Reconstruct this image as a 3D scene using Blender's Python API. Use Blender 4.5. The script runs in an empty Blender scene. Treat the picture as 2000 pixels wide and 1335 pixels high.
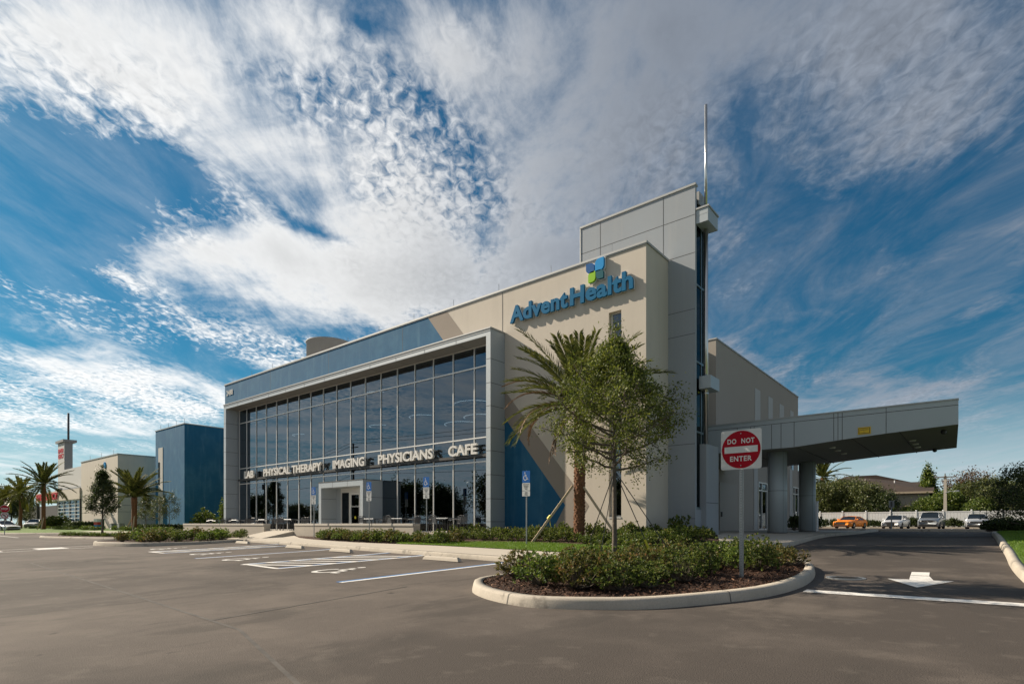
import bpy, math, random
import numpy as np
from mathutils import Vector, Matrix
from mathutils.geometry import delaunay_2d_cdt
R = math.radians
scene = bpy.context.scene
col = scene.collection

# ------------------------------------------------------------------ camera, sky, sun, exposure
CAM_F, HZN = 1107.0, 1022.0                    # focal length and horizon row in photo pixels
YAW = R(39.25)
cam_d = bpy.data.cameras.new('camera'); cam = bpy.data.objects.new('camera', cam_d); col.objects.link(cam)
cam.location = (0, 0, 0); cam.rotation_euler = (R(90), 0, YAW)
cam_d.sensor_width = 36; cam_d.lens = 36*CAM_F/2000; cam_d.shift_y = (HZN-667.5)/2000
cam_d.clip_start = .1; cam_d.clip_end = 3000
scene.camera = cam
scene.view_settings.view_transform = 'Standard'; scene.view_settings.look = 'None'
scene.view_settings.exposure = 0.58; scene.view_settings.gamma = 1
SUN_L = Vector((3.6, 1.07, -2.5)).normalized()  # direction the sunlight travels
sd = bpy.data.lights.new('sun', 'SUN'); sun = bpy.data.objects.new('sun', sd); col.objects.link(sun)
sd.energy = 5.0; sd.angle = R(.5); sd.color = (1.0, .87, .70)
sun.rotation_euler = SUN_L.to_track_quat('-Z', 'Y').to_euler(); sun.location = (-40, -20, 40)
CS, SN = math.cos(YAW), math.sin(YAW)

def px_azel(px, py):
    a = math.atan((px-1000)/CAM_F); return a, (HZN-py)/CAM_F*math.cos(a)

def build_world():
    w = bpy.data.worlds.new('World'); scene.world = w; w.use_nodes = True
    nt = w.node_tree; N = nt.nodes; Lk = nt.links; N.clear()
    out = N.new('ShaderNodeOutputWorld'); bg = N.new('ShaderNodeBackground'); Lk.new(bg.outputs[0], out.inputs[0])
    sky = N.new('ShaderNodeTexSky'); sky.sky_type = 'NISHITA'; sky.sun_disc = False
    sky.sun_elevation = math.asin(-SUN_L.z); sky.sun_rotation = math.atan2(-SUN_L.x, -SUN_L.y)
    sky.altitude = 10; sky.air_density = 1.2; sky.dust_density = .4; sky.ozone_density = 3.5
    def M(op, a, b=None, c=None, clamp=False):
        n = N.new('ShaderNodeMath'); n.operation = op; n.use_clamp = clamp
        for i, v in enumerate((a, b, c)):
            if v is None: continue
            if isinstance(v, (int, float)): n.inputs[i].default_value = v
            else: Lk.new(v, n.inputs[i])
        return n.outputs[0]
    def mr(v, a, b, c=0, d=1, smooth=True):
        n = N.new('ShaderNodeMapRange'); n.interpolation_type = 'SMOOTHSTEP' if smooth else 'LINEAR'
        Lk.new(v, n.inputs[0]); n.inputs[1].default_value = a; n.inputs[2].default_value = b
        n.inputs[3].default_value = c; n.inputs[4].default_value = d; return n.outputs[0]
    tc = N.new('ShaderNodeTexCoord'); sx = N.new('ShaderNodeSeparateXYZ'); Lk.new(tc.outputs['Generated'], sx.inputs[0])
    x, y, z = sx.outputs
    r = M('ADD', M('MULTIPLY', x, CS), M('MULTIPLY', y, SN)); f = M('ADD', M('MULTIPLY', x, -SN), M('MULTIPLY', y, CS))
    az = M('ARCTAN2', r, f)
    hl = M('SQRT', M('ADD', M('MULTIPLY', x, x), M('MULTIPLY', y, y)))
    te = M('DIVIDE', z, M('MAXIMUM', hl, .001))
    cc = N.new('ShaderNodeCombineXYZ'); Lk.new(az, cc.inputs[0]); Lk.new(te, cc.inputs[1])
    # cloud-sheet coordinates: where the view ray meets a high flat layer
    zz = M('ADD', M('MAXIMUM', z, 0), .10)
    q = N.new('ShaderNodeCombineXYZ'); Lk.new(M('DIVIDE', r, zz), q.inputs[0]); Lk.new(M('DIVIDE', f, zz), q.inputs[1])
    def noise(vec, scale, detail, rough=.55, dist=0, sc=(1, 1, 1), rot=0, loc=(0, 0, 0)):
        mp = N.new('ShaderNodeMapping'); Lk.new(vec, mp.inputs[0]); mp.inputs['Scale'].default_value = sc
        mp.inputs['Rotation'].default_value = (0, 0, rot); mp.inputs['Location'].default_value = loc
        n = N.new('ShaderNodeTexNoise'); n.inputs['Scale'].default_value = scale; n.inputs['Detail'].default_value = detail
        n.inputs['Roughness'].default_value = rough; n.inputs['Distortion'].default_value = dist
        Lk.new(mp.outputs[0], n.inputs['Vector']); return n.outputs['Fac']
    # warp the placement of the big banks so their edges are ragged
    wn = N.new('ShaderNodeTexNoise'); wn.inputs['Scale'].default_value = 1.9; wn.inputs['Detail'].default_value = 5; wn.inputs['Roughness'].default_value = .6
    Lk.new(q.outputs[0], wn.inputs['Vector'])
    vs = N.new('ShaderNodeVectorMath'); vs.operation = 'SUBTRACT'; Lk.new(wn.outputs['Color'], vs.inputs[0]); vs.inputs[1].default_value = (.5, .5, .5)
    vm = N.new('ShaderNodeVectorMath'); vm.operation = 'MULTIPLY_ADD'; Lk.new(vs.outputs[0], vm.inputs[0]); vm.inputs[1].default_value = (.26, .14, 0); Lk.new(cc.outputs[0], vm.inputs[2])
    warped = vm.outputs[0]
    def bank(cx, cy, rx, ry, deg, wgt, acc):
        a0, t0 = px_azel(cx, cy); dg = R(deg)
        a1, t1 = px_azel(cx+rx*math.cos(dg)*.3, cy-rx*math.sin(dg)*.3); a2, t2 = px_azel(cx-ry*math.sin(dg)*.3, cy-ry*math.cos(dg)*.3)
        la = math.hypot(a1-a0, t1-t0)/.3; lb = math.hypot(a2-a0, t2-t0)/.3; an = math.atan2(t1-t0, a1-a0)
        mp = N.new('ShaderNodeMapping'); mp.vector_type = 'TEXTURE'; Lk.new(warped, mp.inputs[0])
        mp.inputs['Location'].default_value = (a0, t0, 0); mp.inputs['Rotation'].default_value = (0, 0, an); mp.inputs['Scale'].default_value = (la, lb, 1)
        g = N.new('ShaderNodeTexGradient'); g.gradient_type = 'QUADRATIC_SPHERE'; Lk.new(mp.outputs[0], g.inputs[0])
        return M('MULTIPLY_ADD', g.outputs[1], wgt, acc)
    BANKS = [  # centre, radii (photo pixels, turned into directions), tilt, weight
        (60, 60, 620, 260, -8, 1.5), (330, 210, 520, 170, -28, 1.3), (640, 330, 480, 210, -30, 1.5), (560, 60, 420, 200, 0, .8),
        (900, 130, 420, 330, 0, 1.3), (1130, 300, 500, 420, 0, 1.5), (1250, 60, 600, 330, 0, 1.8),
        (620, 520, 520, 150, -6, 1.9), (900, 560, 520, 240, -10, 1.7), (220, 520, 240, 60, -25, 1.1), (480, 470, 260, 90, 0, .8),
        (520, 660, 260, 110, -25, .9), (1150, 520, 330, 260, 0, 1.0),
        (1700, 60, 620, 260, 0, 1.6), (1720, 260, 420, 120, 38, 1.3), (1900, 250, 260, 160, 30, .7), (1650, 470, 260, 90, 0, .6), (1480, 560, 240, 120, 0, .6),
        (1750, 760, 560, 150, 0, 1.0), (1450, 700, 260, 110, -20, .8), (1900, 600, 260, 90, 20, .9), (1990, 480, 200, 60, 25, .5),
        (150, 590, 380, 24, -8, .8), (120, 720, 560, 90, -14, .8), (300, 800, 560, 110, -6, 1.0), (60, 820, 400, 60, 0, .7),
        (60, 330, 460, 190, -8, -2.2), (330, 330, 280, 80, -14, -1.5), (60, 480, 320, 130, 0, -1.6), (620, 450, 150, 36, -14, -1.4), (380, 560, 120, 60, 0, -.5),
        (700, 40, 140, 40, -20, -.6), (1560, 380, 200, 110, -40, -1.0), (1600, 560, 260, 60, 5, -.8), (1850, 540, 320, 60, 8, -1.1), (1480, 170, 110, 130, 0, -.6), (1620, 660, 260, 36, 0, -.5), (1990, 420, 160, 60, 0, -.6), (620, 640, 60, 20, 0, 0)]
    d = mr(az, 1.0, 1.5, 0, .9)
    d = M('ADD', M('ADD', d, mr(az, -1.5, -1.0, .9, 0)), .10)
    for b in BANKS: d = bank(*b, d)
    n_big = noise(q.outputs[0], 1.9, 9, .62, .6, (1, 1, 1), 0, (3, 1, 0))
    n_str = noise(q.outputs[0], 2.6, 9, .66, .55, (1.45, .55, 1), R(-12), (7, 2, 0))
    n_fin = noise(q.outputs[0], 38, 3.5, .55, .6, (1.15, .8, 1), R(20))
    leftmask = mr(az, -.1, .28, 1, 0)
    fine_amp = M('MULTIPLY_ADD', leftmask, .72, .2)
    patch = mr(noise(q.outputs[0], 1.5, 2, .5, .3, (1, 1, 1), 0, (11, 4, 0)), .40, .60, .12, 1.25)
    fin = M('MULTIPLY', M('MULTIPLY', M('SUBTRACT', n_fin, .5), fine_amp), patch)
    tot = M('ADD', M('MULTIPLY', M('SUBTRACT', n_big, .5), 1.7), M('MULTIPLY', M('SUBTRACT', n_str, .5), 2.3))
    dd = M('ADD', M('ADD', M('MULTIPLY', d, .62), tot), M('MULTIPLY', fin, 1.6))
    alpha = mr(dd, -.12, 1.0)
    veil = M('MULTIPLY', mr(n_str, .35, .7, 0, .42), mr(az, -.1, .35, .35, 1)); alpha = M('MAXIMUM', M('MULTIPLY', alpha, .93), veil)
    # cloud brightness: bright towards the sun (left), greyer where thick and to the right
    thick = mr(dd, .5, 1.9, 1.0, .80)
    side = M('MULTIPLY', mr(az, -.42, .30, 1.0, .40), mr(az, -2.3, -1.1, .42, 1))
    low = mr(te, .10, .42, 1.12, .96)
    lum = M('MULTIPLY', M('MULTIPLY', thick, side), low)
    lum = M('MULTIPLY', lum, M('MULTIPLY_ADD', M('MULTIPLY', M('SUBTRACT', n_fin, .5), patch), .8, 1.0))
    ccol = N.new('ShaderNodeVectorMath'); ccol.operation = 'SCALE'; 
    cmix = N.new('ShaderNodeMix'); cmix.data_type = 'RGBA'; Lk.new(mr(az, -.3, .35), cmix.inputs[0])
    cmix.inputs[6].default_value = (9.6, 9.6, 9.5, 1); cmix.inputs[7].default_value = (6.9, 7.8, 9.3, 1)
    Lk.new(cmix.outputs[2], ccol.inputs[0]); Lk.new(lum, ccol.inputs[3])
    # clear sky: the sky texture, a little more cyan as in the photograph
    tint = N.new('ShaderNodeVectorMath'); tint.operation = 'MULTIPLY'; Lk.new(sky.outputs[0], tint.inputs[0]); tint.inputs[1].default_value = (.15, .50, .60)
    mx = N.new('ShaderNodeMix'); mx.data_type = 'RGBA'; Lk.new(alpha, mx.inputs[0]); Lk.new(tint.outputs[0], mx.inputs[6]); Lk.new(ccol.outputs[0], mx.inputs[7])
    # thin bright haze near the horizon
    hz = N.new('ShaderNodeMix'); hz.data_type = 'RGBA'; Lk.new(mr(te, 0.0, .22, .7, 0), hz.inputs[0]); Lk.new(mx.outputs[2], hz.inputs[6]); hz.inputs[7].default_value = (7.0, 7.9, 8.4, 1)
    Lk.new(hz.outputs[2], bg.inputs[0]); bg.inputs[1].default_value = .07
build_world()

# ------------------------------------------------------------------ measuring helpers
def ray(px):
    a = (px-1000)/CAM_F; return CS*a-SN, SN*a+CS
def X_at(px, Y): rx, ry = ray(px); return rx/ry*Y
def Z_at(px, py, Y): rx, ry = ray(px); return (HZN-py)/CAM_F/ry*Y
def Y_onX(px, X): rx, ry = ray(px); return X*ry/rx
TY = [-400, 0, 7, 12.9, 20, 30, 40, 900]; TZ = [-1.5, -1.42, -1.26, -1.125, -.85, -.6, -.52, -.5]
PY = [-400, 12.9, 15.7, 17.5, 19, 21.4, 30, 900]; PZ = [-.975, -.975, -.88, -.8, -.6, -.46, -.45, -.45]
def lot(Y): return float(np.interp(Y, TY, TZ))
def site(Y): return float(np.interp(Y, PY, PZ))

# ------------------------------------------------------------------ object helpers
def tag(o, label=None, cat=None, group=None, kind=None):
    if label: o['label'] = label
    if cat: o['category'] = cat
    if group: o['group'] = group
    if kind: o['kind'] = kind
    return o
def empty(name, loc=(0, 0, 0), rz=0, **k):
    o = bpy.data.objects.new(name, None); col.objects.link(o); o.location = loc; o.rotation_euler = (0, 0, rz)
    o.empty_display_size = .2; return tag(o, **k)
def link_mesh(name, me, parent=None):
    o = bpy.data.objects.new(name, me); col.objects.link(o)
    if parent is not None: o.parent = parent
    return o
def copy_tree(o, parent=None):
    c = o.copy(); col.objects.link(c); c.parent = parent
    for ch in list(o.children):
        copy_tree(ch, c)
    return c

class MB:
    def __init__(s): s.v = []; s.f = []; s.m = []; s.mi = 0; s.sm = []; s.smooth = False
    def add(s, vs, fs):
        b = len(s.v); s.v.extend([tuple(p) for p in vs])
        for f in fs: s.f.append([b+i for i in f]); s.m.append(s.mi); s.sm.append(s.smooth)
        return s
    def box(s, x0, x1, y0, y1, z0, z1):
        vs = [(x0,y0,z0),(x1,y0,z0),(x1,y1,z0),(x0,y1,z0),(x0,y0,z1),(x1,y0,z1),(x1,y1,z1),(x0,y1,z1)]
        return s.add(vs, [(0,3,2,1),(4,5,6,7),(0,1,5,4),(1,2,6,5),(2,3,7,6),(3,0,4,7)])
    def rbox(s, x0, x1, y0, y1, z0, z1, b=.02):
        # box with chamfered vertical and top edges
        def ring(z, i): return [(x0+i,y0,z),(x1-i,y0,z),(x1,y0+i,z),(x1,y1-i,z),(x1-i,y1,z),(x0+i,y1,z),(x0,y1-i,z),(x0,y0+i,z)]
        r0 = ring(z0, b); r1 = ring(z1-b, b)
        r2 = [(min(max(p[0], x0+b), x1-b), min(max(p[1], y0+b), y1-b), z1) for p in ring(z1, b*1.6)]
        vs = r0+r1+r2; fs = [tuple(range(7, -1, -1)), tuple(range(16, 24))]
        for k in (0, 8):
            for i in range(8): j = (i+1) % 8; fs.append((k+i, k+j, k+8+j, k+8+i))
        return s.add(vs, fs)
    def tube(s, p0, p1, r0, r1=None, n=10, cap=True):
        r1 = r0 if r1 is None else r1
        p0 = Vector(p0); p1 = Vector(p1); d = (p1-p0)
        if d.length < 1e-6: return s
        d.normalize(); a = d.orthogonal().normalized(); b = d.cross(a)
        vs = []
        for p, r in ((p0, r0), (p1, r1)):
            for i in range(n):
                t = 2*math.pi*i/n; vs.append(p+a*(r*math.cos(t))+b*(r*math.sin(t)))
        fs = [(i, (i+1) % n, n+(i+1) % n, n+i) for i in range(n)]
        if cap: fs += [tuple(range(n-1, -1, -1)), tuple(range(n, 2*n))]
        return s.add(vs, fs)
    def path(s, pts, rs, n=8, cap=True):
        pts = [Vector(p) for p in pts]
        if not hasattr(rs, '__len__'): rs = [rs]*len(pts)
        vs = []; a = None
        for i, p in enumerate(pts):
            d = (pts[min(i+1, len(pts)-1)]-pts[max(i-1, 0)]).normalized()
            if a is None: a = d.orthogonal().normalized()
            a = (a-d*a.dot(d)).normalized(); b = d.cross(a)
            for k in range(n):
                t = 2*math.pi*k/n; vs.append(p+(a*math.cos(t)+b*math.sin(t))*rs[i])
        fs = []
        for i in range(len(pts)-1):
            for k in range(n): fs.append((i*n+k, i*n+(k+1) % n, (i+1)*n+(k+1) % n, (i+1)*n+k))
        if cap: fs += [tuple(range(n-1, -1, -1)), tuple(range(len(vs)-n, len(vs)))]
        return s.add(vs, fs)
    def lathe(s, cx, cy, prof, n=24):
        vs = []
        for r, z in prof:
            for k in range(n): t = 2*math.pi*k/n; vs.append((cx+r*math.cos(t), cy+r*math.sin(t), z))
        fs = []
        for i in range(len(prof)-1):
            for k in range(n): fs.append((i*n+k, i*n+(k+1) % n, (i+1)*n+(k+1) % n, (i+1)*n+k))
        fs += [tuple(range(n-1, -1, -1)), tuple(range(len(vs)-n, len(vs)))]
        return s.add(vs, fs)
    def prism(s, pts, y0, y1, axis='y'):
        # pts: 2-D outline; axis y: (x,z) outline extruded in y; axis z: (x,y) outline extruded in z; axis x: (y,z)
        n = len(pts)
        def P(p, t): return (p[0], t, p[1]) if axis == 'y' else ((p[0], p[1], t) if axis == 'z' else (t, p[0], p[1]))
        vs = [P(p, y0) for p in pts]+[P(p, y1) for p in pts]
        fs = [(i, (i+1) % n, n+(i+1) % n, n+i) for i in range(n)]+[tuple(range(n)), tuple(range(2*n-1, n-1, -1))]
        return s.add(vs, fs)
    def xf(s, M):
        s.v = [tuple(M @ Vector(p)) for p in s.v]; return s
    def mesh(s, name, mats):
        me = bpy.data.meshes.new(name); me.from_pydata(s.v, [], s.f)
        if not isinstance(mats, (list, tuple)): mats = [mats]
        for m in mats: me.materials.append(m)
        me.polygons.foreach_set('material_index', s.m); me.polygons.foreach_set('use_smooth', s.sm); me.update()
        return me
    def build(s, name, mats, parent=None): return link_mesh(name, s.mesh(name, mats), parent)

def np_mesh(name, V, nper, mats, mi=None, smooth=False):
    """V: (N, nper, 3) array of separate polygons"""
    N_ = V.shape[0]; me = bpy.data.meshes.new(name)
    me.vertices.add(N_*nper); me.vertices.foreach_set('co', V.reshape(-1).astype(np.float32))
    me.loops.add(N_*nper); me.loops.foreach_set('vertex_index', np.arange(N_*nper, dtype=np.int32))
    me.polygons.add(N_); me.polygons.foreach_set('loop_start', np.arange(0, N_*nper, nper, dtype=np.int32))
    for m in (mats if isinstance(mats, (list, tuple)) else [mats]): me.materials.append(m)
    if mi is not None: me.polygons.foreach_set('material_index', np.asarray(mi, dtype=np.int32))
    me.update(calc_edges=True); me.validate(); return me

def text_mesh(txt, size, depth, bold=0, align='LEFT', spacing=1.0):
    """letters standing in the x-z plane facing -y, baseline z=0; returns MB"""
    c = bpy.data.curves.new('t', 'FONT'); c.body = txt; c.size = size; c.extrude = depth/2; c.offset = bold; c.align_x = align; c.space_character = spacing
    c.resolution_u = 3
    o = bpy.data.objects.new('t', c); col.objects.link(o); dg = bpy.context.evaluated_depsgraph_get(); dg.update()
    me = bpy.data.meshes.new_from_object(o.evaluated_get(dg)); m = MB()
    m.add([(v.co.x, -v.co.z, v.co.y) for v in me.vertices], [tuple(p.vertices) for p in me.polygons])
    bpy.data.objects.remove(o); bpy.data.curves.remove(c); bpy.data.meshes.remove(me)
    return m
def fit_text(txt, x0, x1, z0, z1, y, depth, bold=.0, spacing=1.0):
    """text stretched to fill a rectangle, front face at y"""
    m = text_mesh(txt, 1, .1, bold, spacing=spacing)
    xs = [p[0] for p in m.v]; zs = [p[2] for p in m.v]
    ax, bx, az_, bz = min(xs), max(xs), min(zs), max(zs)
    m.v = [(x0+(p[0]-ax)/(bx-ax)*(x1-x0), y+depth/2+p[1]/.1*depth, z0+(p[2]-az_)/(bz-az_)*(z1-z0)) for p in m.v]
    return m

# ------------------------------------------------------------------ materials
MAT = {}
def mat(name, colr=(.5, .5, .5), rough=.6, metal=0, spec=.5, noise=None, bump=None, coat=0, wet=None):
    """noise: list of (scale, strength, colour) patches of colour; bump: (scale, strength, distance)"""
    if name in MAT: return MAT[name]
    m = bpy.data.materials.new(name); m.use_nodes = True; nt = m.node_tree; b = nt.nodes['Principled BSDF']
    b.inputs['Base Color'].default_value = (*colr, 1); b.inputs['Roughness'].default_value = rough; b.inputs['Metallic'].default_value = metal
    b.inputs['Specular IOR Level'].default_value = spec; b.inputs['Coat Weight'].default_value = coat
    tc = nt.nodes.new('ShaderNodeTexCoord'); cur = None
    for i, nz in enumerate(noise or []):
        sc, st, c2 = nz[:3]; lo, hi = (nz[3], nz[4]) if len(nz) > 4 else (.35, .7); stretch = nz[5] if len(nz) > 5 else (1, 1, 1)
        mp = nt.nodes.new('ShaderNodeMapping'); mp.inputs['Scale'].default_value = stretch; mp.inputs['Location'].default_value = (i*13.1, i*7.7, 0); nt.links.new(tc.outputs['Object'], mp.inputs[0])
        n = nt.nodes.new('ShaderNodeTexNoise'); n.inputs['Scale'].default_value = sc; n.inputs['Detail'].default_value = 6; n.inputs['Roughness'].default_value = .6
        nt.links.new(mp.outputs[0], n.inputs['Vector'])
        r = nt.nodes.new('ShaderNodeMapRange'); r.interpolation_type = 'SMOOTHSTEP'; nt.links.new(n.outputs['Fac'], r.inputs[0])
        r.inputs[1].default_value = lo; r.inputs[2].default_value = hi; r.inputs[4].default_value = st
        x = nt.nodes.new('ShaderNodeMix'); x.data_type = 'RGBA'; nt.links.new(r.outputs[0], x.inputs[0])
        if cur is None: x.inputs[6].default_value = (*colr, 1)
        else: nt.links.new(cur, x.inputs[6])
        x.inputs[7].default_value = (*c2, 1); cur = x.outputs[2]
    if cur is not None: nt.links.new(cur, b.inputs['Base Color'])
    if bump:
        n = nt.nodes.new('ShaderNodeTexNoise'); n.inputs['Scale'].default_value = bump[0]; n.inputs['Detail'].default_value = 5; nt.links.new(tc.outputs['Object'], n.inputs['Vector'])
        bp = nt.nodes.new('ShaderNodeBump'); bp.inputs['Strength'].default_value = bump[1]; bp.inputs['Distance'].default_value = bump[2]
        nt.links.new(n.outputs['Fac'], bp.inputs['Height']); nt.links.new(bp.outputs[0], b.inputs['Normal'])
    MAT[name] = m; return m

def leaf_mat(name, cols, trans=.35, rough=.45):
    """cols: list of (position, colour) picked per leaf"""
    m = bpy.data.materials.new(name); m.use_nodes = True; nt = m.node_tree; N = nt.nodes; N.clear()
    out = N.new('ShaderNodeOutputMaterial'); g = N.new('ShaderNodeNewGeometry'); cr = N.new('ShaderNodeValToRGB')
    nt.links.new(g.outputs['Random Per Island'], cr.inputs[0])
    el = cr.color_ramp.elements
    while len(el) < len(cols): el.new(.5)
    for e, (p, c) in zip(el, cols): e.position = p; e.color = (*c, 1)
    b = N.new('ShaderNodeBsdfPrincipled'); b.inputs['Roughness'].default_value = rough; nt.links.new(cr.outputs[0], b.inputs['Base Color'])
    t = N.new('ShaderNodeBsdfTranslucent'); nt.links.new(cr.outputs[0], t.inputs[0])
    mx = N.new('ShaderNodeMixShader'); mx.inputs[0].default_value = trans
    nt.links.new(b.outputs[0], mx.inputs[1]); nt.links.new(t.outputs[0], mx.inputs[2]); nt.links.new(mx.outputs[0], out.inputs[0])
    MAT[name] = m; return m

def glass_mat(name, tint=(.07, .10, .13), ior=2.4, rcol=(.66, .78, .90)):
    m = bpy.data.materials.new(name); m.use_nodes = True; nt = m.node_tree; N = nt.nodes; N.clear()
    out = N.new('ShaderNodeOutputMaterial'); tr = N.new('ShaderNodeBsdfTransparent'); tr.inputs[0].default_value = (*tint, 1)
    gl = N.new('ShaderNodeBsdfGlossy'); gl.inputs['Roughness'].default_value = .0; gl.inputs[0].default_value = (*rcol, 1)
    fr = N.new('ShaderNodeFresnel'); fr.inputs[0].default_value = ior; mx = N.new('ShaderNodeMixShader')
    tc = N.new('ShaderNodeTexCoord'); n = N.new('ShaderNodeTexNoise'); n.inputs['Scale'].default_value = .55; n.inputs['Detail'].default_value = 1.5
    bp = N.new('ShaderNodeBump'); bp.inputs['Strength'].default_value = .12; bp.inputs['Distance'].default_value = .02
    nt.links.new(tc.outputs['Object'], n.inputs['Vector']); nt.links.new(n.outputs['Fac'], bp.inputs['Height']); nt.links.new(bp.outputs[0], gl.inputs['Normal'])
    nt.links.new(fr.outputs[0], mx.inputs[0]); nt.links.new(tr.outputs[0], mx.inputs[1]); nt.links.new(gl.outputs[0], mx.inputs[2]); nt.links.new(mx.outputs[0], out.inputs[0])
    MAT[name] = m; return m

ASPH = mat('asphalt', (.112, .094, .081), .9, spec=.25, noise=[(50, .5, (.185, .158, .134), .54, .68), (90, .5, (.04, .035, .03), .53, .64), (.13, .75, (.060, .051, .044), .46, .58), (.4, .55, (.158, .133, .112), .5, .64), (1.0, .6, (.060, .052, .045), .52, .64, (1, .35, 1)), (2.5, .4, (.140, .120, .103), .55, .7), (1.7, .75, (.035, .031, .028), .67, .74)], bump=(75, .8, .010))
CONC = mat('concrete', (.47, .42, .35), .85, noise=[(.7, .4, (.37, .33, .28)), (9, .3, (.52, .47, .40)), (60, .3, (.36, .33, .28))], bump=(60, .3, .004))
KERB = mat('kerb_concrete', (.46, .41, .34), .88, noise=[(.9, .6, (.30, .27, .22), .42, .68), (2.1, .7, (.12, .105, .09), .57, .66), (6, .35, (.52, .47, .40)), (45, .4, (.30, .27, .22))], bump=(50, .5, .006))
MULCH = mat('mulch', (.055, .026, .014), .95, noise=[(14, .7, (.11, .052, .026)), (50, .7, (.022, .011, .007))], bump=(40, 1, .05))
LAWN = mat('lawn', (.11, .19, .018), .9, noise=[(1.2, .5, (.10, .15, .022)), (30, .5, (.04, .075, .012))], bump=(60, .8, .03))
SOIL = mat('far_ground', (.08, .10, .04), .95, noise=[(.05, .6, (.11, .10, .06)), (2, .4, (.05, .07, .03))])
PAINTW = mat('white_road_paint', (.76, .74, .70), .7, noise=[(3, .3, (.42, .40, .37), .5, .75), (45, .6, (.28, .26, .24), .54, .68), (1.4, .35, (.40, .38, .35), .5, .66)])
PAINTB = mat('blue_road_paint', (.025, .18, .46), .7, noise=[(40, .3, (.10, .16, .25), .55, .7)])
BEIGE = mat('beige_stucco', (.58, .525, .45), .9, noise=[(.35, .4, (.51, .46, .395)), (3, .2, (.62, .56, .48)), (.8, .35, (.48, .435, .375), .48, .75, (3, 3, .2))], bump=(160, .25, .003))
TAUPE = mat('taupe_stucco', (.305, .262, .222), .9, noise=[(.5, .3, (.27, .235, .20))], bump=(160, .25, .003))
BLUE = mat('blue_stucco', (.012, .105, .215), .8, spec=.25, noise=[(.6, .6, (.045, .16, .265), .42, .68, (1, 1, .8)), (2.2, .3, (.008, .08, .17)), (.9, .55, (.075, .19, .29), .5, .75, (2.5, 2.5, .3))], bump=(120, .2, .003))
GREYP = mat('grey_stucco', (.315, .35, .39), .85, noise=[(.4, .4, (.295, .305, .315)), (.7, .35, (.39, .40, .405), .48, .75, (3, 3, .25))], bump=(140, .2, .003))
ALUP = mat('grey_metal_panel', (.40, .445, .475), .45, metal=.1, noise=[(.3, .3, (.35, .39, .42)), (1.5, .15, (.44, .48, .50))])
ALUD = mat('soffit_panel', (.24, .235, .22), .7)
COPE = mat('coping_metal', (.38, .39, .39), .5, metal=.2)
JOINT = mat('joint_shadow_gap', (.10, .10, .10), .9)
MULL = mat('mullion_aluminium', (.72, .71, .68), .35, metal=.25)
STEEL = mat('brushed_steel', (.62, .62, .61), .28, metal=.95)
GALV = mat('galvanised_steel', (.42, .44, .45), .45, metal=.7, noise=[(30, .5, (.34, .36, .37))])
GLASS = glass_mat('tinted_glass')
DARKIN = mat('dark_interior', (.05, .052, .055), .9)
INFLOOR = mat('interior_floor', (.16, .15, .14), .6)
LETW = mat('white_letter', (.64, .63, .60), .6)
LETB = mat('logo_blue', (.008, .13, .27), .75, spec=.15)
WHITE = mat('white_paint', (.72, .72, .70), .5)
BLACK = mat('black_metal', (.02, .02, .022), .45)
REDS = mat('sign_red', (.40, .004, .018), .65, spec=.2)
RUBBER = mat('tyre_rubber', (.015, .015, .016), .85)
BARK = mat('bark', (.13, .105, .08), .95, noise=[(12, .6, (.22, .19, .15)), (40, .5, (.06, .05, .04))], bump=(30, .8, .02))
PBARK = mat('palm_bark', (.17, .075, .035), .95, noise=[(9, .6, (.30, .15, .08)), (30, .5, (.045, .024, .014))], bump=(30, .8, .02))
WOOD = mat('timber', (.45, .36, .24), .85, noise=[(3, .4, (.34, .27, .18), .4, .7, (6, 6, .6))])
YELL = mat('yellow_tape', (.62, .55, .02), .5)

# ------------------------------------------------------------------ ground sheets
def smooth_pts(pts, closed=False, sub=5):
    n = len(pts); out = []
    rng = range(n) if closed else range(n-1)
    for i in rng:
        p0 = pts[(i-1) % n] if closed or i > 0 else pts[i]; p1 = pts[i]; p2 = pts[(i+1) % n]
        p3 = pts[(i+2) % n] if closed or i+2 < n else p2
        for k in range(sub):
            t = k/sub
            out.append(tuple(.5*((2*p1[j])+(-p0[j]+p2[j])*t+(2*p0[j]-5*p1[j]+4*p2[j]-p3[j])*t*t+(-p0[j]+3*p1[j]-3*p2[j]+p3[j])*t**3) for j in (0, 1)))
    if not closed: out.append(pts[-1])
    return out
def inside(P_, x, y):
    c = False; j = len(P_)-1
    for i in range(len(P_)):
        if (P_[i][1] > y) != (P_[j][1] > y) and x < (P_[j][0]-P_[i][0])*(y-P_[i][1])/(P_[j][1]-P_[i][1])+P_[i][0]: c = not c
        j = i
    return c
def fill(name, poly, zf, step, m, parent=None, jitter=0):
    vs = [Vector(p[:2]) for p in poly]; n = len(vs)
    xs = [p[0] for p in poly]; ys = [p[1] for p in poly]; rnd = random.Random(5)
    y = min(ys)+step/2
    while y < max(ys):
        x = min(xs)+step/2
        while x < max(xs):
            px, py = x+rnd.uniform(-jitter, jitter), y+rnd.uniform(-jitter, jitter)
            if inside(poly, px, py): vs.append(Vector((px, py)))
            x += step
        y += step
    r = delaunay_2d_cdt(vs, [(i, (i+1) % n) for i in range(n)], [list(range(n))], 1, 1e-4)
    V = [(p.x, p.y, zf(p.x, p.y)) for p in r[0]]
    mb = MB(); mb.smooth = True
    F = []
    for f in r[2]:
        a, b, c = (V[i] for i in f[:3])
        F.append(tuple(f) if (b[0]-a[0])*(c[1]-a[1])-(b[1]-a[1])*(c[0]-a[0]) > 0 else tuple(reversed(f)))
    mb.add(V, F)
    return mb.build(name, m, parent)
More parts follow.
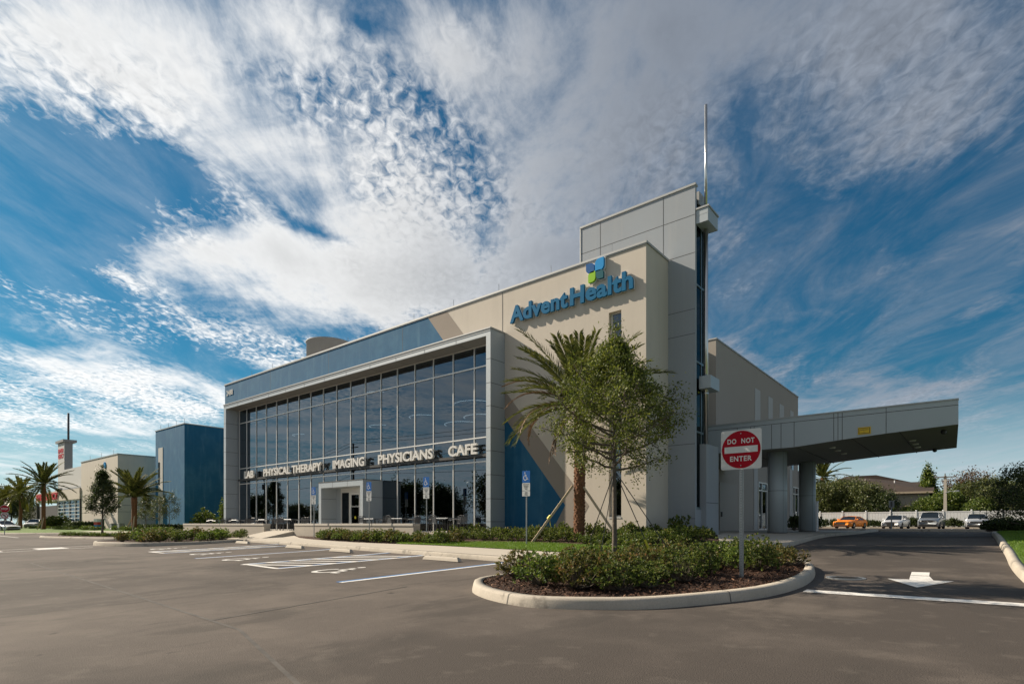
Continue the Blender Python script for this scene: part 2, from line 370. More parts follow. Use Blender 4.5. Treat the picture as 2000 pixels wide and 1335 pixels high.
def offset(pts, d, closed=True):
    n = len(pts); out = []
    for i in range(n):
        a = pts[(i-1) % n] if closed or i > 0 else pts[i]; b = pts[(i+1) % n] if closed or i < n-1 else pts[i]
        t = Vector((b[0]-a[0], b[1]-a[1])).normalized(); out.append((pts[i][0]-t.y*d, pts[i][1]+t.x*d))
    return out
def kerb(name, pts, zb, zt, width, m, closed=True, label=None):
    """pts: outer base line, inner side to the left of travel direction"""
    prof = [(0, -.25), (0, 0), (.025, .72), (.04, .9), (.075, 1.0), (width, 1.0), (width, -.25)]
    rings = []
    for off, h in prof:
        ln = offset(pts, off, closed); rings.append([(p[0], p[1], zb(q[1])+(zt(q[1])-zb(q[1]))*h if h > 0 else zb(q[1])-.2*(h < 0)) for p, q in zip(ln, pts)])
    n = len(pts); k = len(prof); mb = MB(); mb.smooth = True
    vs = [rings[j][i] for i in range(n) for j in range(k)]; fs = []
    for i in range(n if closed else n-1):
        i2 = (i+1) % n
        for j in range(k-1): fs.append((i*k+j, i2*k+j, i2*k+j+1, i*k+j+1))
    mb.add(vs, fs); o = mb.build(name, m); return tag(o, kind='structure')

# far terrain to the horizon, with the lot's slope built in
mb = MB(); ys = [-400, 0, 7, 12.9, 20, 30, 40, 900]; xs = [-900, -130, 70, 900]
vs = [(x, y, lot(y)-.04) for y in ys for x in xs]
mb.add(vs, [(j*4+i, j*4+i+1, (j+1)*4+i+1, (j+1)*4+i) for j in range(len(ys)-1) for i in range(3)])
tag(mb.build('ground', SOIL), kind='structure')
# asphalt
mb = MB(); mb.smooth = True; ys = [-30, -12, 0, 3, 7, 10, 12.9, 16, 20, 25, 30, 35, 40, 60, 79]; xs = list(range(-140, 61, 20))
rr = random.Random(2)
vs = [(x, y, lot(y)) for y in ys for x in xs]; nx = len(xs)
mb.add(vs, [(j*nx+i, j*nx+i+1, (j+1)*nx+i+1, (j+1)*nx+i) for j in range(len(ys)-1) for i in range(nx-1)])
tag(mb.build('parking_lot', ASPH), kind='structure')

def lotz(x, y): return lot(y)
def strip(mb_, p0, p1, w, zoff, seg=1.0, side=0):
    """painted line between two lot points"""
    a = Vector(p0); b = Vector(p1); d = b-a; n = max(1, int(d.length/seg)); t = d.normalized(); q = Vector((-t.y, t.x))
    o0, o1 = (-w/2+side, w/2+side); vs = []
    for i in range(n+1):
        p = a+d*(i/n)
        for o in (o0, o1): r = p+q*o; vs.append((r.x, r.y, lot(r.y)+zoff))
    mb_.add(vs, [(2*i, 2*i+2, 2*i+3, 2*i+1) for i in range(n)])
def marking(mb_, name, m): return tag(mb_.build(name, m), kind='structure')

# stall lines: white beside blue
def kerbY(X): return 12.9+max(0, (-10.5-X))*.118
LINES = [(-10.5, 7.06), (-14.85, 7.95), (-17.2, 8.15), (-21.2, 8.4), (-25.9, 8.95), (-27.6, 9.0)]
w_, b_ = MB(), MB()
for i, (X, y0) in enumerate(LINES):
    y1 = kerbY(X)-.06; s = 1 if i in (0, 3, 1) else -1
    strip(w_, (X, y0), (X, y1), .14, .006); strip(b_, (X, y0), (X, y1), .12, .0055, side=.13*s)
for (a, b) in ((1, 2), (4, 5)):
    XA, ya = LINES[a]; XB, yb = LINES[b]; XA -= .06; XB += .06
    strip(w_, (XA, ya+.05), (XB, yb+.05), .16, .007)
    for k in range(7):
        u = ya+.15+k*.78
        if u+.95 < kerbY(XA): strip(w_, (XB, u), (XA, u+.95), .21, .0065, .4)
        # chevron hatch lines run the same way in both access aisles
marking(w_, 'white_parking_line', PAINTW); marking(b_, 'blue_parking_line', PAINTB)

def wheelchair(mb_, tf, w=.1):
    """wheelchair symbol in unit square; tf maps (u,v) to a 3-D point, v is up"""
    def band(pts, wd):
        L_ = offset(pts, wd/2, False); R_ = offset(pts, -wd/2, False); n = len(pts)
        mb_.add([tf(*p) for p in L_]+[tf(*p) for p in R_], [(i, n+i, n+i+1, i+1) for i in range(n-1)])
    arc = [(.42+.27*math.cos(t), .32+.27*math.sin(t)) for t in [R(a) for a in range(128, 372, 12)]]
    band(arc, .09); band([(.38, .78), (.42, .46), (.66, .44), (.78, .14), (.92, .18)], .085); band([(.40, .62), (.64, .61)], .07)
    mb_.add([tf(.37+.075*math.cos(R(a)), .90+.075*math.sin(R(a))) for a in range(0, 360, 30)], [tuple(range(12))])
for (cx, cy) in ((-12.85, 8.75), (-19.3, 9.35), (-23.6, 10.0), (-29.6, 10.6)):
    m = MB(); s = 1.35
    wheelchair(m, lambda u, v: (cx+(u-.5)*s, cy+(v-.5)*s*1.25, lot(cy+(v-.5)*s*1.25)+.007))
    marking(m, 'wheelchair_symbol', PAINTW)
# arrow, stop line, crosswalk dashes
m = MB(); ax = -.83
pts = [(-1.12+.0, 13.55), (-.98, 14.9), (-.72, 15.0), (-.62, 13.6)]
tipc = (-.80, 12.35)
m.add([(x, y, lot(y)+.007) for x, y in [(-1.0, 13.55), (-.62, 13.6), (-.72, 14.28), (-1.035, 14.25)]], [(0, 1, 2, 3)])
m.add([(x, y, lot(y)+.007) for x, y in [(-.725, 14.34), (-.75, 15.0), (-1.06, 14.95), (-1.035, 14.31)]], [(0, 1, 2, 3)])
m.add([(x, y, lot(y)+.007) for x, y in [(-1.36, 13.52), tipc, (-.31, 13.62)]], [(0, 1, 2)])
marking(m, 'direction_arrow', PAINTW)
m = MB(); strip(m, (-2.3, 10.88), (1.2, 10.97), .34, .007, .5); marking(m, 'stop_line', PAINTW)
m = MB()
strip(m, (-37.2, 9.6), (-36.2, 1), .12, .006); strip(m, (-35.0, 8.9), (-33.4, 1), .12, .006)
for k in range(4):
    y = 7.4-k*2.6; x = -36.0+(7.4-y)*.2
    m.add([(x+u, y+v, lot(y+v)+.008) for u, v in ((-.75, -.6), (.75, -.6), (.75, .6), (-.75, .6))], [(0, 1, 2, 3)])
marking(m, 'crosswalk', PAINTW)
m = MB(); strip(m, (-76, 11.2), (-62, 10.6), .12, .006); strip(m, (-1.0, 44), (-8.4, 44), .12, .006)
for X in (-8.9, -5.3, -1.8, 1.8, 5.2): strip(m, (X, 70.2), (X, 75.5), .12, .006)
marking(m, 'parking_line', PAINTW)
# asphalt seams: slightly raised paving joints
m = MB()
SEAMM = mat('asphalt_seam', (.055, .049, .044), .9, noise=[(3, .8, (.11, .097, .085)), (60, .5, (.16, .14, .12), .55, .7)])
for a, b in (((-8.2, 3.45), (-8.75, 7.4)), ((-24.5, 4.5), (-12, 3.7)), ((-12, 3.7), (-7.2, 3.37)), ((-7.2, 3.37), (-4.2, 2.5))):
    strip(m, a, b, .05, .004, .5)
marking(m, 'paving_seam', SEAMM)

# --- raised site around the buildings
edge = [(-32.3, 15.35), (-26, 14.75), (-21, 14.15), (-16, 13.5), (-12, 12.98), (-10, 12.8), (-8.4, 13.1), (-7.0, 14.4), (-6.0, 16.4), (-5.35, 18.6), (-5.05, 21.3), (-5.25, 25.6), (-5.3, 29), (-4.9, 35), (-4.9, 44)]
edge_s = smooth_pts(edge, False, 4)
left_edge = [(-44, 60), (-43.2, 24), (-42.6, 17.5), (-41.6, 14), (-40.4, 11.2), (-39.2, 10.1), (-37.5, 9.6), (-35.5, 9.75), (-33.2, 10.5), (-32.6, 12.2), (-32.4, 14), (-32.3, 15.35)]
le_s = smooth_pts(left_edge, False, 3)
outer = le_s[:-1]+edge_s
kerb('kerb', outer, lot, lambda y: max(lot(y)+.15, site(y)-.0) if y < 16 else lot(y)+.15, .16, KERB, False)
plat = offset(outer, .155, False)+[(-4.95, 60)]
def site2(x, y):
    if y < 15.7 or x < -10: return site(y)
    t = min(1, max(0, (-6.7-x)/2.2)); t = t*t*(3-2*t); b = min(1, (y-15.7)/1.5)
    return site(y)*(1-b)+b*(site(y)*t+(min(lot(y)+.15, site(y)))*(1-t))
def bedz(x, y): return site2(x, y)-.035
fill('planting_bed', plat, bedz, .8, MULCH)['kind'] = 'structure'
# sidewalk strip and walk to the canopy, with the forecourt under it
inner = offset(edge_s, .158, False)
back = [(-32.9, 18.6), (-28.3, 16.9), (-22.5, 15.9), (-17, 15.75), (-12, 15.15), (-9.9, 14.9), (-8.2, 15.7), (-7.1, 17.1), (-6.75, 19.3), (-7.6, 21.8), (-8.6, 24.5), (-9.05, 26), (-12.4, 26.5), (-12.4, 44)]
bs = smooth_pts(back, False, 3)
walk = inner+[(-5.1, 44)]+list(reversed(bs))
def walkz(x, y): return site2(x, y)+.002
fill('sidewalk', walk, walkz, .6, CONC)['kind'] = 'structure'
# patio behind the seat walls and path up to it
m = MB(); m.box(-47.5, -18.9, 18.25, 21.3, -.9, -.447); tag(m.build('patio', CONC), kind='structure')
m = MB(); m.prism([(15.3, -1.1), (18.25, -1.1), (18.25, -.449), (16.2, -.86), (15.3, -.872)], -35.0, -32.0, 'x'); tag(m.build('path', CONC), kind='structure')
# lawn strip
lawn_poly = smooth_pts([(-19.5, 15.9), (-17, 15.83), (-12, 15.22), (-9.9, 14.98), (-8.4, 15.8), (-7.6, 16.8), (-8.2, 17.5), (-10.5, 17.6), (-13.5, 17.9), (-17, 17.6), (-19.2, 16.9)], True, 3)
fill('lawn', lawn_poly, lambda x, y: site(y)+.01, .6, LAWN)['kind'] = 'structure'
# left side: long lawn edge, pavement and drive beyond
le2 = smooth_pts([(-139, 12.2), (-95, 12.4), (-80, 12.9), (-70, 15.2), (-62, 17.0), (-50, 17.3), (-44.5, 17.6)], False, 4)
kerb('kerb', le2, lot, lambda y: lot(y)+.15, .16, KERB, False)
p2 = offset(le2, .155, False)+[(-44.3, 60), (-139, 60)]
fill('lawn', p2, lambda x, y: lot(y)+.14 if y < 20 else -.6, 4, LAWN)['kind'] = 'structure'
fill('path', [(-72, 17.0), (-62, 17.6), (-44.6, 18.1), (-44.6, 19.2), (-62, 18.9), (-72, 18.4)], lambda x, y: lot(y)+.15, 2, CONC)['kind'] = 'structure'
# small kerbed island with the young holly
isl2 = smooth_pts([(-61, 12.0), (-58, 11.5), (-48, 12.8), (-45.6, 13.9), (-46.4, 15.0), (-50, 15.2), (-58, 14.0), (-60.8, 13.0)], True, 4)
kerb('kerb', isl2, lot, lambda y: lot(y)+.15, .16, KERB)
fill('planting_bed', offset(isl2, .155), lambda x, y: lot(y)+.13, 1, MULCH)['kind'] = 'structure'
# near island
isl = smooth_pts([(-7.75, 8.6), (-7.25, 7.7), (-6.5, 7.15), (-5.7, 6.85), (-5.07, 6.82), (-4.37, 7.13), (-3.66, 7.67), (-3.06, 8.69), (-2.62, 9.82), (-2.45, 11.4), (-2.6, 13.2), (-2.95, 14.7), (-3.6, 15.7), (-4.6, 15.7), (-5.6, 14.4), (-6.6, 12.4), (-7.4, 10.6)], True, 4)
kerb('kerb', isl, lot, lambda y: lot(y)+.165, .2, KERB)
isl_in = offset(isl, .195)
def islz(x, y): return lot(y)+.13+.03*math.sin(x*2.1+y)*math.cos(y*1.7)
fill('planting_bed', isl_in, islz, .3, MULCH, jitter=.08)['kind'] = 'structure'
# kerb joints on the near island
m = MB()
for i in (12, 29, 43, 58):
    p = isl[i % len(isl)]; q = offset(isl, .21)[i % len(isl)]; o_ = offset(isl, -.004)[i % len(isl)]
    d = Vector((q[0]-o_[0], q[1]-o_[1], 0)).normalized(); t = Vector((-d.y, d.x, 0))*.007
    z0, z1 = lot(p[1])-.01, lot(p[1])+.168
    pr = [(-.006, z0), (-.004, z0+.02), (.018, z0+.13), (.035, z1-.014), (.07, z1+.002), (.2, z1+.002)]
    vs = [tuple(Vector((p[0], p[1], 0))+d*a+Vector((0, 0, h))+t*s) for a, h in pr for s in (-1, 1)]
    m.add(vs, [(2*k, 2*k+1, 2*k+3, 2*k+2) for k in range(5)])
marking(m, 'kerb_joint', JOINT)
# right-hand verge
rv = smooth_pts([(6, 43.5), (3.4, 42.4), (1.6, 40.6), (.72, 38), (.62, 34), (.62, 28), (.62, 20), (.62, 16), (.8, 12), (1.2, 6), (1.6, -4)], False, 4)
kerb('kerb', rv, lot, lambda y: lot(y)+.15, .17, KERB, False)
p3 = offset(rv, .165, False)+[(30, -4), (30, 43.5)]
fill('lawn', p3, lambda x, y: lot(y)+.14+.012*min(6, max(0, x-1)), 1.4, LAWN)['kind'] = 'structure'
# traffic separator in front of the far stalls, rear verge under the fence
def slab(pts, z0, z1, m_, name): mm = MB(); mm.prism(pts, z0, z1, 'z'); return tag(mm.build(name, m_), kind='structure')
slab([(-7.9, 47), (-7.2, 46.4), (1.8, 46.4), (2.4, 47), (2.2, 48.6), (-7.6, 48.6)], -.6, -.37, KERB, 'kerb')
slab([(-40, 76.2), (40, 76.2), (40, 76.42), (-40, 76.42)], -.6, -.36, KERB, 'kerb')
slab([(-40, 76.42), (40, 76.42), (40, 79), (-40, 79)], -.6, -.38, LAWN, 'lawn')
# manhole
mz = lot(13.3)
r_ = MB(); r_.lathe(-2.05, 13.3, [(.36, mz-.02), (.36, mz+.012), (.30, mz+.012), (.30, mz+.006)], 28)
mh = r_.build('manhole_frame', GALV); root = empty('manhole_cover', (0, 0, 0), label='round dark iron manhole cover in the asphalt near the near island kerb', cat='manhole cover'); mh.parent = root
r_ = MB(); r_.lathe(-2.05, 13.3, [(.29, mz), (.29, mz+.009)], 28)
for k in range(5): r_.box(-2.25, -1.85, 13.1+k*.1-.012, 13.1+k*.1+.012, mz+.009, mz+.014)
r_.build('cover', mat('cast_iron', (.05, .05, .05), .6, .5), root)
# ------------------------------------------------------------------ main building
D = 21.4; FL = -.45; RZ = 11.46
bld = empty('medical_center_building', (-30, D, FL), label='large two-storey beige and blue medical building with glazed front, tower and canopy', cat='building')
bld_inv = Matrix.Translation((-30, D, FL)).inverted()
def bp(mb_, name, m, parent=None):
    """a part given in world coordinates"""
    mb_.v = [(p[0]+30, p[1]-D, p[2]-FL) for p in mb_.v]
    return mb_.build(name, m, bld if parent is None else parent)
def bp_each(mb_, name, m, parent=None):
    """one part for every box collected in the builder"""
    for i in range(0, len(mb_.v), 8):
        q = MB(); q.add(mb_.v[i:i+8], [(0,3,2,1),(4,5,6,7),(0,1,5,4),(1,2,6,5),(2,3,7,6),(3,0,4,7)]); bp(q, name, m, parent)
XL, XR = -48.3, -10.41
GX0, GX1, GZ1 = -45.5, -18.1, 9.05        # glazed opening
SX0, SX1, SZ0, SZ1 = X_at(1189, D), X_at(1213.5, D), .28, Z_at(1200, 608, D)
m = MB()   # front wall with the glazing and slot-window openings left out
m.box(XL, GX0-.2, D, D+.4, FL-.6, RZ); m.box(GX0-.2, GX1+.1, D, D+.4, GZ1, RZ); m.box(GX1+.1, SX0, D, D+.4, FL-.6, RZ)
m.box(SX0, SX1, D, D+.4, FL-.6, SZ0); m.box(SX0, SX1, D, D+.4, SZ1, RZ); m.box(SX1, XR, D, D+.4, FL-.6, RZ)
m.box(XR-.4, XR, D+.4, 26, FL-.6, RZ-.003)
m.box(XL, XL+.4, D+.4, 35.3, FL-.6, RZ-.003); m.box(XL+.4, -14, 34.9, 35.3, FL, RZ-.003); m.box(-14.4, -14, 26, 34.9, FL, RZ-.003)
m.box(XL+.4, -14.4, D+.4, 34.9, RZ-1.0, RZ-.8); m.box(-14.39, XR-.41, D+.41, 26, RZ-1.0, RZ-.801); m.box(-14, XR-.41, 25.7, 25.98, FL, RZ-.9)
wall = bp(m, 'wall', BEIGE)
# coping
m = MB(); m.box(XL-.05, XR+.05, D-.06, D+.45, RZ, RZ+.09); m.box(XR-.4, XR+.05, D+.45, 23.52, RZ, RZ+.088); m.box(XL-.05, XL+.45, D+.45, 35.3, RZ, RZ+.088)
m.box(XL-.03, XR+.03, D-.035, D-.003, RZ-.05, RZ-.001)
for k in range(12): m.tube((XL+1+k*3.2, D+.2, RZ+.08), (XL+1+k*3.2, D+.2, RZ+.55), .012, n=5)
bp(m, 'roof_coping', COPE)
# painted bands: blue and taupe
def fp(px, py): return (X_at(px, D), Z_at(px, py, D))
ZT = RZ-.06
bA, bB = fp(836, 622), fp(990, 821); tip = fp(1104, 986); ret = fp(1083, 1026)
sl = (tip[1]-bB[1])/(tip[0]-bB[0])
bT = (bA[0]+(ZT-bA[1])/sl*1.0, ZT)
tA = fp(873, 607); tipT = (tip[0]+1.25, tip[1]-.05)
sT = (tipT[1]-ZT)/(tipT[0]-tA[0])
base = FL-.3
retx = tip[0]-(tip[1]-base)*.62
m = MB(); m.box(XL+.002, GX1+.1, D-.010, D-.002, GZ1+.3, GZ1+.31)
def flat(pts, y, name, mt):
    mm = MB(); mm.prism(pts, y-.006, y-.001, 'y'); return bp(mm, name, mt)
bx9 = bA[0]+(9.15-ZT)/sl
flat([(XL+.002, 9.15), (XL+.002, ZT), (bA[0], ZT), (bx9, 9.15)], D, 'blue_band', BLUE)
flat([(XL+.002, base), (XL+.002, 9.148), (GX0-.2, 9.148), (GX0-.2, base)], D, 'blue_band', BLUE)
flat([(GX1+.12, base), (GX1+.12, bB[1]-(bB[0]-GX1-.12)*sl), tip, (retx, base)], D, 'blue_band', BLUE)
yTr = lambda x: ZT+(x-tA[0])*sT
yBl = lambda x: ZT+(x-bA[0])*sl
flat([(bA[0]+.003, ZT), (tA[0], ZT), (tA[0]+(9.15-ZT)/sT, 9.15), (bx9+.003, 9.15)], D, 'taupe_band', TAUPE)
flat([(GX1+.12, bB[1]-(bB[0]-GX1-.12)*sl+.003), (GX1+.123, yTr(GX1+.123)), tipT, (tipT[0]-(tipT[1]-base)*.62, base), (retx+.003, base), (tip[0]+.003, tip[1])], D, 'taupe_band', TAUPE)
# wall joints
m = MB()
for px in (528, 642, 786.5): x = X_at(px, D); m.box(x-.014, x+.014, D-.009, D-.0075, 9.2, RZ-.03)
x = X_at(981.5, D); m.box(x-.014, x+.014, D-.009, D-.0075, 9.3, RZ-.03)
bp_each(m, 'wall_joint', JOINT)
# projecting portal frame
Y0 = 20.33; PX0, PX1, PT = -46.1, -17.94, 9.34
m = MB(); m.box(PX0, PX0+.36, Y0, D+.02, FL-.3, PT-.31); m.box(PX1-.28, PX1, Y0, D-.012, FL-.5, PT-.31)
m.box(PX0, PX1, Y0, D-.012, PT-.31, PT)
fr_ = bp(m, 'portal_frame', ALUP)
m = MB(); m.box(PX0-.04, PX1+.04, Y0-.05, D-.013, PT, PT+.06); m.box(PX0+.002, PX1-.002, Y0-.02, Y0-.002, PT-.10, PT-.005); bp(m, 'frame_coping', COPE, fr_).parent = fr_
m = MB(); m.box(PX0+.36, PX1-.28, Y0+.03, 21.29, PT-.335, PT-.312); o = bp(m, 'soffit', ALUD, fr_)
m = MB()
for z in [7.9, 6.75, 5.65, 4.6, 3.5, 2.35, 1.2, .1]:
    m.box(PX1-.001, PX1+.003, Y0+.01, D-.03, z-.012, z+.012); m.box(PX1-.27, PX1-.01, Y0-.003, Y0+.001, z-.01, z+.01)
    m.box(PX0+.357, PX0+.363, Y0+.01, D-.13, z-.012, z+.012); m.box(PX0+.01, PX0+.35, Y0-.003, Y0+.001, z-.01, z+.01)
for k in range(1, 12):
    x = PX0+k*2.35; m.box(x-.01, x+.01, Y0-.0045, Y0+.001, PT-.30, PT-.11); m.box(x-.01, x+.01, Y0+.03, 21.2, PT-.338, PT-.330)
bp_each(m, 'panel_joint', JOINT, fr_)
# curtain wall
GY = 21.3
zs = [FL+.02, 3.14, 4.36, 7.95, 9.0]
xs = [GX0+.02]+[-44.26+i*1.524 for i in range(17)]+[PX1-.29]
VX0, VX1 = -31.95, -27.38   # vestibule
m = MB()
def vert(x, z0, z1): m.box(x-.025, x+.025, GY-.045, GY+.03, z0, z1)
for x in xs:
    if VX0-.05 < x < VX1-.2: vert(x, 2.6, zs[-1])
    else: vert(x, zs[0], zs[-1])
for z in zs:
    segs = [(xs[0], xs[-1])] if z > 1 else [(xs[0], VX0), (VX1, xs[-1])]
    for a, b in segs:
        m.box(a-.025, b+.025, GY-.055, GY+.025, z-.030, z+.030)
cw = bp(m, 'curtain_wall', MULL)
for i in range(len(xs)-1):
    for j in range(4):
        a, b = xs[i]+.03, xs[i+1]-.03; z0, z1 = zs[j]+.036, zs[j+1]-.036
        if VX0-.6 < (a+b)/2 < VX1-.1 and j == 0: z0 = 2.62
        t = MB(); c = .003*((i*7+j*5) % 5-2)/2
        t.add([(a, GY+c, z0), (b, GY-c, z0), (b, GY-c*1.6, z1), (a, GY+c*.4, z1)], [(0, 1, 2, 3)])
        bp(t, 'glass_pane', GLASS, cw)
# interior seen dimly through the glass
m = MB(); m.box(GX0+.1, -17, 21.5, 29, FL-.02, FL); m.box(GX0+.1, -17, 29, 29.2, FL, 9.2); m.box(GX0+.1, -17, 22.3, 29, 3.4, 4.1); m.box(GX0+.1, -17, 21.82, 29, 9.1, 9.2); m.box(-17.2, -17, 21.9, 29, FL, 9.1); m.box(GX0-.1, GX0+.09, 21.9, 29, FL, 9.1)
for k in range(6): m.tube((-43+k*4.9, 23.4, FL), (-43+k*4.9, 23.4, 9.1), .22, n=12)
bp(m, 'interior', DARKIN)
LAMP = bpy.data.materials.new('pendant_glow'); LAMP.use_nodes = True; b_ = LAMP.node_tree.nodes['Principled BSDF']; b_.inputs['Emission Color'].default_value = (1, .95, .85, 1); b_.inputs['Emission Strength'].default_value = 1.6
for (px, py, r_) in ((740, 770, .9), (829, 815, .95), (928, 790, 1.2), (905, 829, 1.1), (940, 815, 1.0), (590, 850, .7), (745, 833, .8)):
    Y = 24.0; X, Z = X_at(px, Y), Z_at(px, py, Y); m = MB()
    m.path([(X+r_*math.cos(t), Y+r_*math.sin(t), Z) for t in [R(a) for a in range(200, 345, 12)]], .018, 5); bp(m, 'pendant_light', LAMP)
# sign bar and words
m = MB(); m.box(GX0+.3, PX1-.29, GY-.26, GY-.101, 3.36, 3.50); sb = bp(m, 'sign_bar', mat('dark_bar', (.06, .06, .06), .5, .4))
SY = 20.92
for wd, p0, p1 in (('LAB', 476.5, 495), ('PHYSICAL THERAPY', 514, 627), ('IMAGING', 649.5, 711), ('PHYSICIANS', 738, 845), ('CAFE', 875, 930.5)):
    m = fit_text(wd, X_at(p0, SY), X_at(p1, SY), 3.50, 4.06, SY, .14, .028, 1.02); bp(m, 'sign_lettering', LETW)
m = fit_text('2488', X_at(443.5, D), X_at(455.5, D), Z_at(449, 771.5, D), Z_at(449, 761.5, D), D-.05, .03, .0); bp(m, 'building_number', LETW)
# entrance vestibule
VY = 19.9; VT = 2.55
m = MB()
m.box(VX0, VX0+.27, VY, 21.22, FL-.02, VT-.33); m.box(VX1-.27, VX1, VY, 22.7, FL-.02, VT-.33); m.box(VX0, VX1, VY, 22.7, VT-.33, VT)
m.box(VX0+.27, VX0+.75, 21.0, 21.15, FL, VT-.33); m.box(VX0+.002, VX0+.27, 21.35, 22.7, FL, VT-.33); m.box(VX0+.27, VX1-.27, 22.5, 22.7, FL, VT-.34)
ve = bp(m, 'entrance_vestibule', ALUP)
m = MB(); m.box(VX0-.02, VX1+.02, VY-.02, 21.19, VT, VT+.04)
for z in (1.55, .3): m.box(VX1-.001, VX1+.003, VY+.01, 22.6, z-.01, z+.01); m.box(VX0+.265, VX0+.272, VY+.01, 20.98, z-.01, z+.01)
for k in (1, 2): m.box(VX0+k*1.52-.01, VX0+k*1.52+.01, VY-.003, VY+.001, VT-.33, VT)
bp_each(m, 'panel_joint', JOINT, ve)
dx0, dx1, dy = VX0+.75, VX1-.27, 21.05; DG = glass_mat('door_glass', (.05, .06, .07), 1.5)
m = MB(); t_ = 1.95
for a in (dx0, dx0+.87, dx0+2.02, dx1-.07): m.box(a, a+.07, dy-.05, dy+.05, FL, t_)
m.box(dx0, dx1, dy-.052, dy+.052, t_, VT-.335)
bp(m, 'door_frame', MULL, ve)
m = MB(); a0, a1 = dx0+.95, dx0+2.01; dz = FL+.02
m.box(a0, a0+.13, dy-.03, dy+.03, dz, t_-.01); m.box(a1-.13, a1, dy-.03, dy+.03, dz, t_-.01); m.box(a0+.13, a1-.13, dy-.03, dy+.03, dz, dz+.22); m.box(a0+.13, a1-.13, dy-.03, dy+.03, t_-.16, t_-.01)
dr = bp(m, 'door', WHITE, ve)
m = MB(); m.box(a0+.13, a1-.13, dy-.005, dy+.005, dz+.22, t_-.16); m.box(dx0+.07, dx0+.87, dy-.004, dy+.006, FL+.02, t_); m.box(dx0+2.1, dx1-.08, dy-.004, dy+.006, FL+.02, t_); bp(m, 'door_glass', DG, ve)
ac = (a0+a1)/2
m = fit_text('AdventHealth', ac-.42, ac+.42, 1.02, 1.14, dy-.012, .004, .01); bp(m, 'door_decal', WHITE, ve)
m = MB(); m.lathe(0, 0, [(.09, 0), (.09, .004)], 16); m.xf(Matrix.Translation((ac, dy-.012, .38)) @ Matrix.Rotation(R(90), 4, 'X')); bp(m, 'door_sticker', YELL, ve)
m = MB(); m.tube((a0+.18, dy-.09, .35), (a0+.18, dy-.09, .95), .018); m.tube((a0+.18, dy-.09, .4), (a0+.18, dy-.03, .4), .012); m.tube((a0+.18, dy-.09, .9), (a0+.18, dy-.03, .9), .012); bp(m, 'door_handle', STEEL, ve)
# slot window on the beige corner
m = MB()
for z in (SZ0, Z_at(1200, 876, D), Z_at(1200, 830, D), Z_at(1200, 661, D), SZ1-.06): m.box(SX0+.08, SX1-.08, D+.17, D+.24, z, z+.07)
for x in (SX0+.02, SX1-.09): m.box(x, x+.07, D+.165, D+.245, SZ0, SZ1)
m.box(SX0, SX1, D-.02, D+.3, SZ0-.05, SZ0)
wd_ = bp(m, 'window_frame', MULL); m = MB(); m.box(SX0+.05, SX1-.05, D+.2, D+.205, SZ0, SZ1); bp(m, 'glass_pane', GLASS, wd_)
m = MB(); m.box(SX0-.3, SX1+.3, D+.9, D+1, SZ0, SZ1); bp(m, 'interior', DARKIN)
# ---- the logo lettering and emblem
LY = D-.16
lx0, lx1 = X_at(997, LY), X_at(1237, LY)
zbase = Z_at(1237, 569, LY)
H_ = Z_at(1230, 533, LY)-Z_at(1230, 569, LY)+.02; zb_ = Z_at(1000, 631, LY)
a = text_mesh('d', 1, .1, .03); zlo, zhi = min(p[2] for p in a.v), max(p[2] for p in a.v)
for word, p0, p1 in (('Advent', 997, 1109.5), ('Health', 1114, 1237)):
    xa_, xb_ = X_at(p0, LY), X_at(p1, LY)
    for bold, nm, mt, dy0, dep in ((.036, 'sign_lettering', LETB, 0, .10), (.045, 'letter_backing', WHITE, .09, .06)):
        a = text_mesh(word, 1, .1, bold, spacing=1.04); xs_ = [p[0] for p in a.v]
        if bold == .036: m0, m1 = min(xs_), max(xs_)
        a.v = [(xa_+(p[0]-m0)/(m1-m0)*(xb_-xa_), LY+dy0+(p[1]/.1)*dep, zb_+(p[2]-zlo)/(zhi-zlo)*H_) for p in a.v]; bp(a, nm, mt)
LTH = H_
def petal(cx, cz, w, h, kind, mt):
    # leaf square with two pointed and two rounded corners
    def shape(g):
        a, b = w/2+g, h/2+g; out = []
        r = .52*min(w, h)
        corners = [(1, 1), (-1, 1), (-1, -1), (1, -1)]
        for (sx, sz) in corners:
            rr_ = r*(.12 if (sx*sz > 0) == kind else .95)
            c = (sx*(a-rr_), sz*(b-rr_)); a0 = math.atan2(sz, sx)-math.pi/4
            for k in range(7): t = a0+k*math.pi/12; out.append((cx+c[0]+rr_*math.cos(t), cz+c[1]+rr_*math.sin(t)))
        return out
    mm = MB(); mm.prism(shape(0), LY-.05, LY+.05); bp(mm, 'emblem_petal', mt)
    mm = MB(); o5 = .004*(abs(cx*7)%1); mm.prism(shape(.022), LY+.055+o5, LY+.12+o5); bp(mm, 'letter_backing', WHITE)
def lp(px, py): return X_at(px, LY), Z_at(px, py, LY)
c1, c2, c3, c4 = lp(1171.5, 516.5), lp(1153.5, 524.5), lp(1156.8, 541), lp(1172, 535.5)
s = (lp(1180, 516)[0]-lp(1163, 516)[0])
petal(c1[0], c1[1], s*1.0, .54, True, mat('petal_sky', (.01, .27, .62), .7, spec=.2)); petal(c2[0], c2[1], s*.96, .44, False, mat('petal_blue', (.01, .10, .30), .7, spec=.2))
petal(c3[0], c3[1], s*.84, .46, True, mat('petal_green', (.27, .52, .03), .7, spec=.2)); petal(c4[0], c4[1], s*.86, .39, False, mat('petal_teal', (.005, .10, .13), .7, spec=.2))
